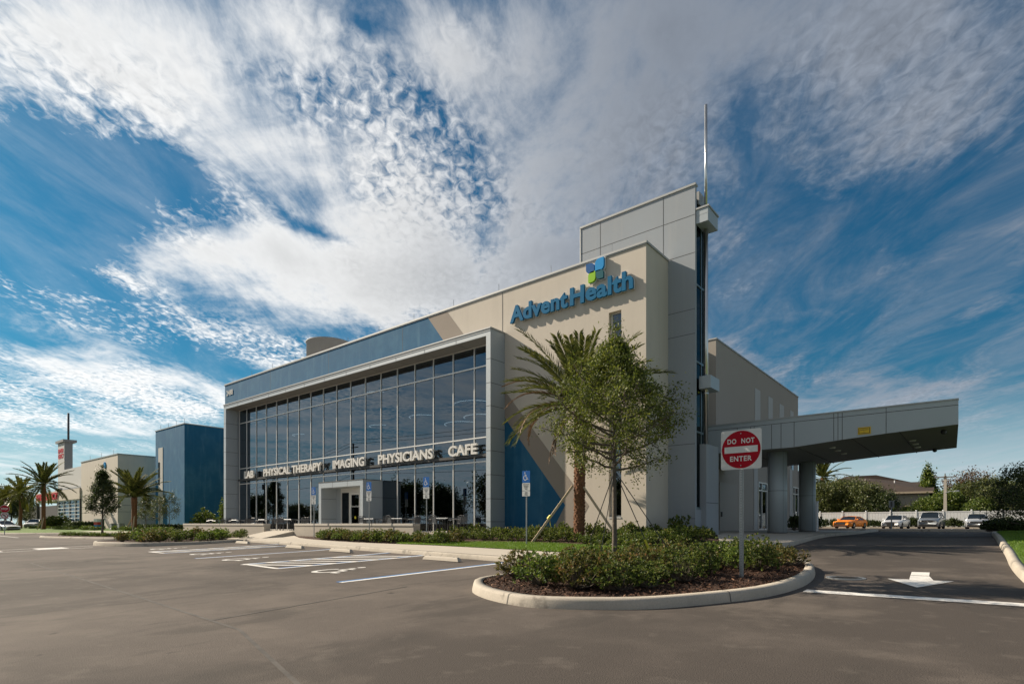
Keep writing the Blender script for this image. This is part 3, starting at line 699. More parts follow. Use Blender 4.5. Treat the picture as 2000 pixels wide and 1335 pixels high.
# ---- grey tower
TYf, TX0, TX1, TZ1 = 23.55, -14.9, -9.2, 14.36
m = MB(); m.box(TX0, TX1, TYf, TYf+.16, FL-.5, TZ1); m.box(TX0, TX0+.3, TYf+.16, 25.0, RZ-1, TZ1-.003); m.box(TX0+.3, TX1-.16, 24.7, 25.0, FL, TZ1-.003); m.box(TX0+.3, TX1-.3, TYf+.16, 24.7, TZ1-.5, TZ1-.3)
m.box(TX1-.14, TX1+.22, 24.25, 25.75, FL-.5, 3.45); m.box(TX1-.14, TX1+.002, TYf+.16, 24.25, FL-.5, .62)
tw = bp(m, 'tower', GREYP)
m = MB(); m.box(TX0-.04, TX1+.03, TYf-.05, TYf+.22, TZ1, TZ1+.09); m.box(TX0-.04, TX0+.34, TYf+.22, 25.04, TZ1, TZ1+.088); m.box(TX0+.34, TX1-.1, 24.6, 25.04, TZ1, TZ1+.088); bp(m, 'tower_coping', COPE, tw)
m = MB(); m.box(TX0-.04, TX0-.002, TYf-.03, TYf+.1, RZ, TZ1); bp(m, 'corner_trim', WHITE, tw)
m = MB()
def tz(px, py): return Z_at(px, py, TYf)
for px, py in ((1358, 418), (1358, 492), (1358, 602), (1358, 650), (1363, 865), (1363, 1012)): z = tz(px, py); m.box((TX0 if z > RZ else XR)+.002, TX1-.002, TYf-.004, TYf+.001, z-.011, z+.011)
for px, py in ((1172.5, 480), (1295.5, 440)): x = X_at(px, TYf); m.box(x-.011, x+.011, TYf-.005, TYf+.001, RZ, TZ1-.02)
m.box(TX1+.219, TX1+.223, 24.26, 25.7, .9, .925)
bp_each(m, 'panel_joint', JOINT, tw)
m = MB()
for z in (.63, 3.9, 6.9, 10.2, 13.4): m.box(TX1-.10, TX1-.03, TYf+.16, 24.7, z, z+.08)
for y in (TYf+.16, 24.35, 24.62): m.box(TX1-.10, TX1-.035, y, y+.06, .7, TZ1-.4)
tg = bp(m, 'side_glazing', mat('teal_frame', (.20, .27, .29), .4, .4), tw)
m = MB(); m.box(TX1-.08, TX1-.07, TYf+.17, 24.7, .7, TZ1-.4); bp(m, 'side_glass', glass_mat('side_glass', (.05, .09, .10), 1.35, (.5, .6, .62)), tw)
def capbox(x1, y0, y1, z0, z1):
    mm = MB(); mm.rbox(TX1+.005, x1, y0, y1, z0, z1, .015); o = bp(mm, 'ledge_box', ALUP, tw)
capbox(-8.66, 23.6, 24.75, 12.72, 13.3); capbox(-8.68, 23.94, 25.0, 5.78, 6.32)
m = MB(); m.box(TX1+.003, -8.62, 23.56, 24.79, 13.3, 13.37); m.box(TX1+.003, -8.655, 23.595, 23.60, 13.05, 13.06); m.box(TX1-.4, TX1-.003, 24.0, 24.65, TZ1-.6, TZ1-.05); bp(m, 'ledge_coping', COPE, tw)
m = MB(); m.smooth = True; px_, py_ = -9.02, 24.3
m.tube((px_, py_, 3.45), (px_, py_, 13.35), .095, n=16); m.tube((px_, py_, 13.35), (px_, py_, 18.1), .065, .062, n=16); m.smooth = False
m.tube((px_, py_, 5.6), (px_, py_, 5.64), .12, n=12)
bp(m, 'mast', STEEL, tw)
m = MB(); m.tube((px_, py_, 13.37), (px_, py_, 13.5), .13, .09, n=12); m.tube((px_-.03, py_-.05, 13.5), (px_-.4, py_+.2, 13.5), .02, n=6); bp(m, 'mast_bracket', GALV, tw)
# ---- right wing
WX, WY0, WY1 = -12.47, 35.3, 56.4
def wy(px): return Y_onX(px, WX)
def wz(px, py): return Z_at(px, py, wy(px))
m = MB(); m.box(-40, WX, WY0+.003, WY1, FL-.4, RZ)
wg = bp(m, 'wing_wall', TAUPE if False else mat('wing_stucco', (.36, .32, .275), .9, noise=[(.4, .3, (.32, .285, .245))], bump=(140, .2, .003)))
m = MB(); m.box(-40, WX+.05, WY0-.04, WY0+.4, RZ+.001, RZ+.09); m.box(WX-.4, WX+.05, WY0+.4, WY1+.04, RZ+.001, RZ+.088); bp(m, 'wing_coping', COPE, wg)
for (a, b, t_) in ((1473.9, 1484.3, 757), (1500, 1508.5, 773), (1522, 1530.5, 787.5), (1543, 1549.5, 800.5)):
    ya, yb = wy(a), wy(b); z1 = wz(a, t_); z0 = 5.3
    mm = MB(); mm.box(WX-.01, WX+.03, ya, yb, z0, z1); pn = bp(mm, 'wall_panel', mat('pale_panel', (.44, .43, .41), .7), wg)
    mm = MB(); mm.box(WX+.03, WX+.045, ya+(yb-ya)*.35, yb-.1, z0-.6, z0+1.3); bp(mm, 'window', GLASS, wg)
# storefronts below the canopy
for (a, b, tpy) in ((1479.6, 1497, 940.5), (1547, 1558, 950)):
    ya, yb = wy(a), wy(b); z1 = wz(a, tpy)
    mm = MB(); mm.box(WX-.002, WX+.01, ya, yb, FL, z1); bp(mm, 'storefront_glass', glass_mat('storefront_glass', (.05, .06, .07), 1.6) if 'storefront_glass' not in MAT else MAT['storefront_glass'], wg)
    mm = MB()
    for y in (ya, (ya*.62+yb*.38), yb-.07): mm.box(WX+.01, WX+.08, y, y+.08, FL, z1)
    for z in (FL, z1-.65, z1-.07): mm.box(WX+.01, WX+.075, ya, yb, z, z+.08)
    bp(mm, 'storefront_frame', MULL, wg)
    mm = MB(); mm.box(WX+.001, WX+.05, ya-1.0, ya-.1, FL, z1+1.5); mm.box(WX+.001, WX+.045, yb+.1, yb+.6, FL, z1+1.5); bp(mm, 'white_surround', mat('pale_panel', (.44, .43, .41), .7), wg)
ya = wy(1404); yb = wy(1438)
mm = MB(); mm.box(WX+.001, WX+.05, ya, yb, FL, 2.6); sdo = bp(mm, 'service_door', mat('door_paint', (.33, .29, .25), .6), wg)
mm = MB(); mm.box(WX+.05, WX+.11, wy(1406.5), wy(1408.5), .45, .75); bp(mm, 'service_door_handle', BLACK, wg)
# ---- canopy
CY0, CY1 = 28.0, 37.0; ct = Z_at(1872, 780, CY0); cx1 = X_at(1872, CY0)
prof = [(X_at(1551, CY0), 3.47), (X_at(1645, CY0), 3.63), (X_at(1730, CY0), 3.735), (cx1, 3.86)]
m = MB(); n = len(prof)
out_ = [(WX+.003, 3.45)]+prof+[(cx1, ct), (WX+.003, ct)]
k = len(out_); vs = [(p[0], CY0, p[1]) for p in out_]+[(p[0]-(.23 if p[0] > -1 else 0), CY1, p[1]+.03) for p in out_]
m.add(vs, [(i, (i+1) % k, k+(i+1) % k, k+i) for i in range(k) if i >= 5 or i == 4]+[tuple(range(k)), tuple(range(2*k-1, k-1, -1))])
cn = bp(m, 'canopy', ALUP)
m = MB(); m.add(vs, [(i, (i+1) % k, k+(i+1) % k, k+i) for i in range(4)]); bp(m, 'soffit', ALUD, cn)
m = MB(); m.box(WX+.01, cx1+.01, CY0-.03, CY0+.2, ct+.001, ct+.06); bp(m, 'canopy_coping', COPE, cn)
m = MB()
zj = ct-.2
m.box(WX+.01, cx1, CY0-.004, CY0+.001, zj-.012, zj+.012)
for px in (1440, 1466, 1473, 1507, 1525.5, 1551, 1628.4, 1636.7, 1645, 1730.7):
    x = X_at(px, CY0); zb_ = float(np.interp(x, [p[0] for p in out_[:5]], [p[1] for p in out_[:5]])); m.box(x-.011, x+.011, CY0-.005, CY0+.001, zb_+.002, zj if px not in (1628.4, 1636.7, 1645, 1730.7) else ct)
bp_each(m, 'panel_joint', JOINT, cn)
DL = bpy.data.materials.new('downlight_lens'); DL.use_nodes = True; DL.node_tree.nodes['Principled BSDF'].inputs['Base Color'].default_value = (.75, .74, .7, 1)
m = MB()
for (x, y) in ((-5.2, 30.2), (-5.2, 31.6), (-5.2, 33.2), (-2.2, 31.5), (-2.2, 33), (-2.2, 34.4)):
    m = MB(); zb_ = float(np.interp(x, [p[0] for p in out_[:5]], [p[1] for p in out_[:5]])); m.tube((x, y, zb_-.02), (x, y, zb_+.06), .13, n=14); bp(m, 'downlight', DL, cn)
for x, y in ((-1.0, 29.2), (-1.6, 36.2)): m = MB(); m.lathe(x, y, [(.03, 3.66), (.09, 3.7), (.10, 3.78), (.08, 3.9)], 12); bp(m, 'camera_dome', BLACK, cn)
sx0, sx1, sz0, sz1 = X_at(1675.6, CY0), X_at(1701, CY0), Z_at(1688, 847.5, CY0), Z_at(1688, 833.5, CY0)
m = MB(); m.box(sx0, sx1, CY0-.03, CY0-.006, sz0, sz1); cs = bp(m, 'clearance_sign', mat('sign_yellow', (.75, .48, .01), .4), cn)
m = MB(); w2 = .02
for a, b, c, d in ((sx0+.03, sx1-.03, sz0+.03, sz0+.03+w2), (sx0+.03, sx1-.03, sz1-.03-w2, sz1-.03), (sx0+.03, sx0+.03+w2, sz0+.05, sz1-.05), (sx1-.03-w2, sx1-.03, sz0+.05, sz1-.05)): m.box(a, b, CY0-.034, CY0-.031, c, d)
t = fit_text('CLEARANCE', sx0+.08, sx1-.08, (sz0+sz1)/2+.02, sz1-.09, CY0-.036, .005, .012); m.add(t.v, t.f)
t = fit_text("13' 11\"", sx0+.2, sx1-.2, sz0+.08, (sz0+sz1)/2-.03, CY0-.036, .005, .012); m.add(t.v, t.f)
bp(m, 'clearance_text', BLACK, cn)
for x in (-10.2, -8.7, -6.3, -4.1, -2.4):
    zz_ = float(np.interp(x, [p[0] for p in out_[:5]], [p[1] for p in out_[:5]])); q_ = MB(); q_.box(x-.012, x+.012, CY0+.02, CY1-.02, zz_-.006, zz_+.02); bp(q_, 'soffit_joint', JOINT, cn)
for (x, y, zb_) in ((-7.47, 29.6, -.47), (-7.44, 35.8, -.45)):
    m = MB(); m.smooth = True; m.lathe(x, y, [(.435, zb_-.15), (.435, 3.5)], 36); cl = bp(m, 'column', ALUP, cn)
    m = MB(); m.lathe(x, y, [(.437, 1.58), (.437, 1.60)], 36); m.lathe(x, y, [(.43, zb_-.01), (.445, zb_), (.445, zb_+.05), (.438, zb_+.052)], 36)
    for a in (-130, -40, 50, 140): cx, cy = x+.436*math.cos(R(a)), y+.436*math.sin(R(a)); m.tube((cx, cy, zb_+.06), (cx, cy, 3.48), .006, n=4)
    bp(m, 'column_joint', JOINT, cn)
# rooftop drum
m = MB(); m.smooth = True; m.lathe(-40.2, 26, [(1.75, RZ-1), (1.75, 14.35), (1.8, 14.36), (1.8, 14.44), (1.6, 14.46)], 40); bp(m, 'rooftop_drum', mat('drum_paint', (.29, .305, .32), .7, noise=[(1, .4, (.25, .26, .27))]))
# left end of main building: return and grey recess wall
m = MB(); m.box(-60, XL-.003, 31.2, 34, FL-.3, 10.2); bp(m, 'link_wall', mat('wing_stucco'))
# blue block
BX1, BY0 = -70.3, 26.6
m = MB(); m.box(-79.1, BX1, BY0, 34.5, FL-.8, RZ); bb = bp(m, 'blue_block', BLUE)
m = MB(); m.box(-79.2, BX1+.06, BY0-.06, BY0+.4, RZ+.001, RZ+.1); m.box(BX1-.4, BX1+.06, BY0+.4, 34.5, RZ+.001, RZ+.098)
for k in range(4): m.tube((-78+k*2.4, BY0+.2, RZ+.1), (-78+k*2.4, BY0+.2, RZ+.7), .02, n=5)
bp(m, 'roof_coping', COPE, bb)
xa, xb = X_at(310, BY0), X_at(318.5, BY0)
m = MB(); m.box(xa, xb, BY0-.05, BY0-.003, FL-.5, Z_at(314, 874, BY0)); sp = bp(m, 'white_strip', mat('pale_panel'), bb)
m = MB(); m.box(xa+.03, xa+.5, BY0-.08, BY0-.051, Z_at(314, 946, BY0), Z_at(314, 902, BY0)); bp(m, 'window', GLASS, bb)
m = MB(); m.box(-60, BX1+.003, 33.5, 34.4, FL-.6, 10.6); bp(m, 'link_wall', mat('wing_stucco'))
# ---- emergency building to the far left
EX1, EY0 = -84.1, 24.0
em = empty('emergency_building', (-95, 24, FL-.2), label='low beige emergency building with red lettering and a grey roof tower, far left', cat='building')
def ep(mb_, name, m, parent=None):
    mb_.v = [(p[0]+95, p[1]-24, p[2]-FL+.2) for p in mb_.v]; return mb_.build(name, m, parent or em)
def ez(px, py, Y=24.0): return Z_at(px, py, Y)
ht = ez(219, 889); xs1 = X_at(158.6, EY0)
m = MB(); m.box(xs1, EX1, EY0, 44, FL-.6, ht); ew = ep(m, 'wall', BEIGE)
m = MB(); m.box(xs1-.05, EX1+.08, EY0-.07, EY0+.35, ht+.001, ht+.12); m.box(EX1-.35, EX1+.08, EY0+.35, 44, ht+.001, ht+.118)
for x in (-86, -91, -96): m.tube((x, EY0+.1, ht), (x, EY0+.1, ht+.7), .02, n=5)
ep(m, 'roof_coping', COPE, ew)
m = MB()
for z in (ez(230, 985.5), ez(230, 998.5)): m.box(xs1+.01, EX1-.01, EY0-.006, EY0+.001, z-.02, z+.02); m.box(EX1-.001, EX1+.006, EY0+.01, 43, z-.02, z+.02)
ep(m, 'wall_joint', JOINT)
m = MB(); m.lathe(0, 0, [(.42, 0), (.42, .1)], 20); m.xf(Matrix.Translation((X_at(205.5, EY0), EY0-.01, ez(205.5, 908))) @ Matrix.Rotation(R(90), 4, 'X')); ep(m, 'blue_emblem', mat('petal_sky'))
xw0 = X_at(113, EY0); xw1 = X_at(158.6, EY0)-.003
m = MB(); m.box(X_at(122, 24.6), xw1, 24.6, 30, ez(158, 951.5, 24.6), ez(150, 911.5, 24.6)); ep(m, 'upper_wall', mat('pale_stucco', (.50, .50, .49), .85))
m = MB(); m.box(X_at(122, 24.5), xw1, 24.5, 24.65, ez(158, 951.5, 24.6)-.003, ez(158, 951.5, 24.6)+.22); ep(m, 'ledge', COPE)
zb1, zt1 = ez(158, 973.5), ez(158, 952.5)
m = MB(); m.box(X_at(70, EY0-.2), xw1, EY0-.2, 30, zb1, zt1); fa = ep(m, 'fascia', BEIGE)
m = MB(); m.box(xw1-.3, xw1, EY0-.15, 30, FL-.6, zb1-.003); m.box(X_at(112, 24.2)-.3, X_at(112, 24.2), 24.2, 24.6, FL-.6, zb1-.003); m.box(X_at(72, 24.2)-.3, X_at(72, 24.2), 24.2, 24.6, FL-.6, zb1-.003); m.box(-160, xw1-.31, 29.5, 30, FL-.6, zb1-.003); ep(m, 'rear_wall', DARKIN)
gx0, gx1 = X_at(115, 24.2), xw1-.32
m = MB(); m.box(gx0, gx1, 24.2, 24.22, FL-.5, zb1-.01); gw = ep(m, 'window_glass', MAT['storefront_glass'])
m = MB(); nz = 9
for k in range(nz): z = FL-.3+(zb1-FL+.2)*k/(nz-1); m.box(gx0, gx1, 24.08, 24.19, z-.06, z+.06)
for k in range(5): x = gx0+(gx1-gx0)*k/4; m.box(x-.07, x+.07, 24.06, 24.18, FL-.5, zb1-.01)
ep(m, 'window_frame', MULL)
m = fit_text('EMERGENCY', X_at(72, 23.7), X_at(113, 23.7), ez(100, 976), ez(100, 963), 23.6, .15, .02); ep(m, 'red_lettering', mat('letter_red', (.55, .01, .02), .5))
# tower over the emergency entrance
tY = 25.5; tx0, tx1 = X_at(114, tY), X_at(126.5, tY); td = Y_onX(142, X_at(126.5, tY))-tY; tzt = ez(126, 862.5, tY)
m = MB(); m.box(tx0, tx1, tY, tY+td, 5, tzt); et = ep(m, 'tower', mat('tower_grey', (.22, .23, .235), .7))
m = MB(); m.box(tx0-.55, tx1+.35, tY-.3, tY+td+.5, tzt+.002, tzt+.4); m.box(tx0-.8, tx1+.4, tY-.3, tY+td+.3, 5.3, 5.7); ep(m, 'cap_slab', mat('tower_grey'), et)
m = MB(); m.smooth = True; m.tube((tx0+1.6, tY+1, tzt+.4), (tx0+1.6, tY+1, ez(120, 804, tY)), .15, n=12); ep(m, 'mast', mat('mast_grey', (.07, .07, .075), .8), et)
m = MB(); m.box(tx0+.05, tx1-.05, tY-.06, tY-.003, 5.9, tzt-.1); ep(m, 'sign_face', mat('pale_stucco'), et)
m = fit_text('EMER', tx0+.25, tx1-.25, ez(120, 884, tY), ez(120, 876, tY), tY-.1, .03, .03); t = fit_text('GENCY', tx0+.25, tx1-.25, ez(120, 895, tY), ez(120, 886, tY), tY-.1, .03, .03); m.add(t.v, t.f); ep(m, 'tower_lettering', mat('letter_red'), et)
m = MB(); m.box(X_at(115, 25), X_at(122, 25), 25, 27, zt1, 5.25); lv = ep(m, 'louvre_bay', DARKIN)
m = MB()
for k in range(6): z = zt1+.2+k*(5.2-zt1)/6; m.box(X_at(115, 25)-.03, X_at(122, 25)+.03, 24.9, 24.995, z, z+.22)
ep(m, 'louvre', MULL, lv)
# ------------------------------------------------------------------ vegetation
G1 = leaf_mat('leaf_green', [(0, (.04, .06, .010)), (.45, (.09, .12, .016)), (.8, (.17, .20, .025)), (1, (.27, .28, .05))], .4, .6)
G2 = leaf_mat('leaf_shrub', [(0, (.03, .055, .010)), (.5, (.085, .125, .018)), (.86, (.18, .22, .03)), (1, (.22, .17, .06))], .4, .62)
G3 = leaf_mat('leaf_dark', [(0, (.018, .036, .010)), (.6, (.05, .075, .018)), (1, (.10, .12, .03))])
G2B = leaf_mat('leaf_shrub_reddish', [(0, (.04, .05, .010)), (.5, (.10, .11, .018)), (.8, (.20, .17, .04)), (1, (.26, .13, .06))], .4, .62)
G2C = leaf_mat('leaf_shrub_fresh', [(0, (.03, .06, .010)), (.5, (.09, .15, .018)), (.86, (.20, .27, .03)), (1, (.28, .30, .06))], .4, .62)
G4 = leaf_mat('leaf_bright', [(0, (.04, .075, .012)), (.5, (.09, .14, .02)), (1, (.19, .22, .03))])
G5 = leaf_mat('leaf_olive', [(0, (.04, .06, .016)), (.5, (.085, .105, .028)), (1, (.17, .18, .05))])
GR = leaf_mat('leaf_russet', [(0, (.07, .035, .022)), (.5, (.14, .065, .035)), (1, (.12, .10, .04))])
FR = leaf_mat('frond_green', [(0, (.035, .05, .010)), (.5, (.09, .11, .02)), (1, (.20, .20, .05))], .3, .75)
FY = leaf_mat('frond_yellow', [(0, (.07, .085, .012)), (.5, (.14, .15, .02)), (1, (.24, .22, .03))], .3)
FD = leaf_mat('frond_dry', [(0, (.07, .04, .02)), (.6, (.17, .10, .05)), (1, (.27, .18, .09))], .2, .7)
GRS = leaf_mat('grass_blade', [(0, (.08, .16, .012)), (.6, (.15, .27, .02)), (1, (.26, .34, .05))], .4)
CHIP = leaf_mat('mulch_chip', [(0, (.020, .009, .005)), (.6, (.07, .03, .016)), (.9, (.14, .065, .035)), (1, (.26, .15, .09))], 0, .9)

def unit(v): return v/np.maximum(np.linalg.norm(v, axis=-1, keepdims=True), 1e-9)
def leaves(rng, C, ln, wd, up=0., droop=None):
    """rhombic leaves at centres C (N,3)"""
    n = len(C); d = unit(rng.normal(size=(n, 3))+np.array([0, 0, up])); a = unit(np.cross(d, rng.normal(size=(n, 3))))
    l = ln*rng.uniform(.7, 1.25, (n, 1)); w = wd*rng.uniform(.7, 1.2, (n, 1))
    V = np.stack([C-d*l*.5, C+a*w*.5+d*l*.05, C+d*l*.5, C-a*w*.5+d*l*.05], 1); return V

def make_tree(seed, H, clear, prof, nb=34, tw=9, lpc=26, ls=.06, rc=.28, tr=.06, rise=.45, leaf=None, bark=None, shell=.3):
    """returns (trunk mesh, crown mesh): leader, curved limbs, twigs, a clump of leaves at each twig end"""
    rng = np.random.default_rng(seed); tb = MB(); tb.smooth = True
    wob = rng.normal(size=2)*.02*H; n = 9
    lead = [(wob[0]*math.sin(i/n*3)*(i/n), wob[1]*math.sin(i/n*4)*(i/n), H*.93*i/n) for i in range(n+1)]
    tb.path(lead, [tr*(1-.85*i/n)+.004 + (tr*.5 if i == 0 else 0) for i in range(n+1)], 10)
    cents = []; ctrl = []
    for i in range(nb):
        t = (i+.5)/nb; h0 = clear+(H*.90-clear)*t*.93; az = i*2.39996+rng.normal()*.25
        k = min(int(h0/(H*.93)*n), n-1); base = np.array(lead[k])*(1-(h0/(H*.93)*n-k))+np.array(lead[k+1])*((h0/(H*.93)*n-k))
        ln = prof(t)*rng.uniform(.72, 1.08); rs = rise*rng.uniform(.5, 1.3)
        dirv = np.array([math.cos(az), math.sin(az), 0]); pts = []
        for s in np.linspace(0, 1, 6):
            p = base+dirv*ln*s+np.array([0, 0, ln*rs*(s**1.4)])+rng.normal(size=3)*.04*ln*s; pts.append(p)
        r0 = tr*.42*(1-t*.6)+.004; tb.path(pts, [r0*(1-.85*s)+.003 for s in np.linspace(0, 1, 6)], 5, False)
        for j in range(tw):
            s = rng.uniform(shell, 1)**.8; q = s*5; k2 = min(int(q), 4); p = pts[k2]*(1-(q-k2))+pts[k2+1]*(q-k2)
            e = p+unit(rng.normal(size=3)+dirv*.5+np.array([0, 0, .35]))*ln*rng.uniform(.16, .36)
            tb.path([p, (p+e)/2+rng.normal(size=3)*.02, e], [r0*.3+.002, r0*.2+.0015, .0015], 4, False); cents.append(e); cents.append((p+e*2)/3)
    top = np.array(lead[-1]); cents += [top+rng.normal(size=3)*np.array([.1, .1, .12])*prof(.9) for _ in range(6)]
    cents = np.array(cents); m = lpc
    Cn = np.repeat(cents, m, 0)+rng.normal(size=(len(cents)*m, 3))*rc*.45*rng.uniform(.4, 1.2, (len(cents)*m, 1))
    V = leaves(rng, Cn, ls, ls*.5, .25)
    return tb.mesh('trunk', bark or BARK), np_mesh('crown', V, 4, leaf or G1)

def place_tree(meshes, loc, rz, sc, label, cat='tree', group=None, name='tree'):
    r = empty(name, loc, rz, label=label, cat=cat, group=group); r.scale = (sc, sc, sc) if not hasattr(sc, '__len__') else sc
    link_mesh('trunk', meshes[0], r); link_mesh('crown', meshes[1], r); return r

def frond(rng, L_, el, az, droop, nl=48, ll=.42, twist=0, wl=.022):
    """palm frond: (leaflet polygons, rachis points)"""
    pts = []; p = np.zeros(3); e = el; n = 14
    hd = np.array([math.cos(az), math.sin(az), 0])
    for i in range(n+1):
        pts.append(p.copy()); e2 = el-droop*(i/n)**1.5
        p = p+(hd*math.cos(e2)+np.array([0, 0, math.sin(e2)]))*L_/n
    pts = np.array(pts); V = []
    for i in range(nl):
        t = .14+.86*(i+.5)/nl; q = t*n; k = min(int(q), n-1); c = pts[k]*(1-(q-k))+pts[k+1]*(q-k); tg = unit(pts[k+1]-pts[k])
        side = unit(np.cross(tg, np.array([0, 0, 1.]))); up = np.cross(side, tg)
        l = ll*(math.sin(min(1, t*1.25+.22)*math.pi*.62))*(1.15-t*.45)
        for sg in (-1, 1):
            d = unit(tg*(.75+.5*t)+side*sg*rng.uniform(.7, .95)+up*rng.uniform(.12, .5)); e_ = c+d*l*rng.uniform(.85, 1.1)-np.array([0, 0, .10*l])
            w = unit(np.cross(d, up+side*sg*.3))*wl
            V.append([c-w*.6, c+d*l*.45-w*1.1, e_, c+d*l*.45+w*1.1])
    return np.array(V), pts
def make_palm(seed, th, tr, nf, L_, leaf, dry=(), ll=.42, lowel=-.5, boots=True, wl=.022):
    rng = np.random.default_rng(seed); tb = MB(); tb.smooth = True; n = 12
    tb.path([(math.sin(i/n*2)*.03, 0, th*i/n) for i in range(n+1)], [tr*(1.12 if i == 0 else 1)*(1+.12*(i > n-3)) for i in range(n+1)], 16)
    if boots:
        tb.smooth = False; k = int(th/.055*3.2)
        for i in range(k):
            z = .1+(th-.15)*i/k; a = i*2.39996*1.0; c, s = math.cos(a), math.sin(a); r0 = tr*.96; r1 = tr*1.17*rng.uniform(.93, 1.05); w = tr*.42; h = .085
            P_ = lambda r, t, zz: (r*c-t*s+math.sin(z/th*2)*.03, r*s+t*c, zz)
            tb.add([P_(r0, -w, z), P_(r0, w, z), P_(r0, 0, z-h*1.3), P_(r1, -w*.55, z+h*.4), P_(r1, w*.55, z+h*.4), P_(r0, 0, z+h)], [(0, 2, 1), (0, 3, 2), (2, 3, 4), (2, 4, 1), (3, 5, 4), (0, 5, 3), (1, 4, 5)])
    gr, dr = [], []; rm = MB(); rd = MB(); top = np.array([math.sin(2)*.03, 0, th-.02])
    for i in range(nf):
        t = i/nf; el = 1.45-(1.45-lowel)*t**1.05+rng.normal()*.07; az = i*2.39996+rng.normal()*.12
        V, P_ = frond(rng, L_*rng.uniform(.85, 1.06)*(1-.18*(t < .15)), el, az, rng.uniform(.30, .65)+.45*t, ll=ll, wl=wl)
        gr.append(V+top); rm.path([tuple(p+top) for p in P_[::2]], [.022*(1-.8*j/7) for j in range(len(P_[::2]))], 5, False)
    for (az, el, dp, l) in dry:
        V, P_ = frond(rng, l, el, az, dp, ll=ll*.55, wl=wl); dr.append(V+top); rd.path([tuple(p+top) for p in P_[::2]], [.02*(1-.8*j/7) for j in range(len(P_[::2]))], 5, False)
    def comb(Vs, m_, leafm, nm):
        V = np.concatenate(Vs); nv = len(m_.v); vs = [tuple(p) for p in V.reshape(-1, 3)]
        mm = MB(); mm.add(vs, [(4*i, 4*i+1, 4*i+2, 4*i+3) for i in range(len(V))]); mm.add(m_.v, m_.f); return mm.mesh(nm, leafm)
    return tb.mesh('trunk', PBARK), comb(gr, rm, leaf, 'fronds'), (comb(dr, rd, FD, 'dry_fronds') if dr else None)
def place_palm(ms, loc, rz, sc, label, group=None):
    r = empty('palm_tree', loc, rz, label=label, cat='palm tree', group=group); r.scale = (sc,)*3
    link_mesh('trunk', ms[0], r); link_mesh('fronds', ms[1], r)
    if ms[2]: link_mesh('dry_fronds', ms[2], r)
    return r

def make_shrub(seed, rx, h, nw, leaf, ll=.05, lw=.024, nl=8, spiky=.25):
    """dome of leaf whorls on stems; returns foliage, stems meshes"""
    rng = np.random.default_rng(seed); sm = MB(); V = []
    lobes = [(rng.uniform(-.45, .45)*rx, rng.uniform(-.45, .45)*rx, rng.uniform(.5, .8)*rx, rng.uniform(.75, 1.08)*h) for _ in range(6)]
    for i in range(nw):
        lx, ly, lr, lh = lobes[i % 6]
        d = unit(rng.normal(size=3)); d[2] = abs(d[2]); rr_ = rng.uniform(.35, 1)**.45
        c = np.array([lx+d[0]*lr*rr_, ly+d[1]*lr*rr_, max(.04, lh*(.22+.75*d[2]*rr_)+rng.uniform(-.05, .05))])
        if rng.uniform() < spiky*.3: c[2] += rng.uniform(.03, .12)
        ax = unit(np.array([c[0]*.8, c[1]*.8, .45*h])+rng.normal(size=3)*.18*h)
        if i % 3 == 0: sm.path([(lx*.25, ly*.25, 0), tuple(c*np.array([.7, .7, .5])), tuple(c)], [.008, .005, .002], 3, False)
        b = unit(np.cross(ax, rng.normal(size=3))); b2 = np.cross(ax, b)
        for k in range(nl):
            a = k*2.4+rng.uniform(-.4, .4); o = b*math.cos(a)+b2*math.sin(a); t = rng.uniform(.25, 1.1)
            dr_ = unit(o*t+ax*rng.uniform(.35, 1.0)); l = ll*rng.uniform(.7, 1.25); w = unit(np.cross(dr_, ax+rng.normal(size=3)*.4))*lw*rng.uniform(.7, 1.2)
            s = c-ax*(k/nl)*.05; V.append([s, s+dr_*l*.5+w, s+dr_*l, s+dr_*l*.5-w])
    return np_mesh('foliage', np.array(V), 4, leaf), sm.mesh('stems', BARK)
def place_shrub(ms, loc, rz, sc, label, group, name='shrub', cat='shrub'):
    r = empty(name, loc, rz, label=label, cat=cat, group=group); r.scale = (sc[0], sc[0], sc[1]) if hasattr(sc, '__len__') else (sc,)*3
    link_mesh('foliage', ms[0], r)
    if ms[1]: link_mesh('stems', ms[1], r)
    return r
def px_of(x, y, z):
    r_, f_ = CS*x+SN*y, -SN*x+CS*y; return 1000+CAM_F*r_/f_, HZN-CAM_F*z/f_

rnd = random.Random(11)
# near island hedge
SH = [make_shrub(100+i, .50, .66, 230, (G2, G2B, G2, G2C, G2, G2B)[i], .054, .0145) for i in range(6)]
front = [(940, 1104), (985, 1116), (1010, 1134), (1100, 1150), (1200, 1155), (1290, 1152), (1350, 1130), (1430, 1116), (1500, 1114), (1548, 1100), (1570, 1085)]
inner2 = offset(isl, .42); cnt = 0
yy = 7.0; row = 0
while yy < 15.6:
    xx = -8+(row % 2)*.35
    while xx < -2:
        x, y = xx+rnd.uniform(-.11, .11), yy+rnd.uniform(-.11, .11)
        if inside(inner2, x, y):
            p = px_of(x, y, lot(y)+.15)
            if p[1] < np.interp(p[0], [a for a, b in front], [b for a, b in front]):
                s = rnd.uniform(.85, 1.25)*(1.0 if p[0] < 1350 else .92)
                place_shrub(SH[rnd.randrange(6)], (x, y, lot(y)+.13), rnd.uniform(0, 6), (s*1.05, s*rnd.uniform(.80, 1.0)), 'knee-high glossy green shrub in the mulched kerbed island beside the do not enter sign', 'shrubs in the near kerbed island'); cnt += 1
        xx += .70
    yy += .62; row += 1
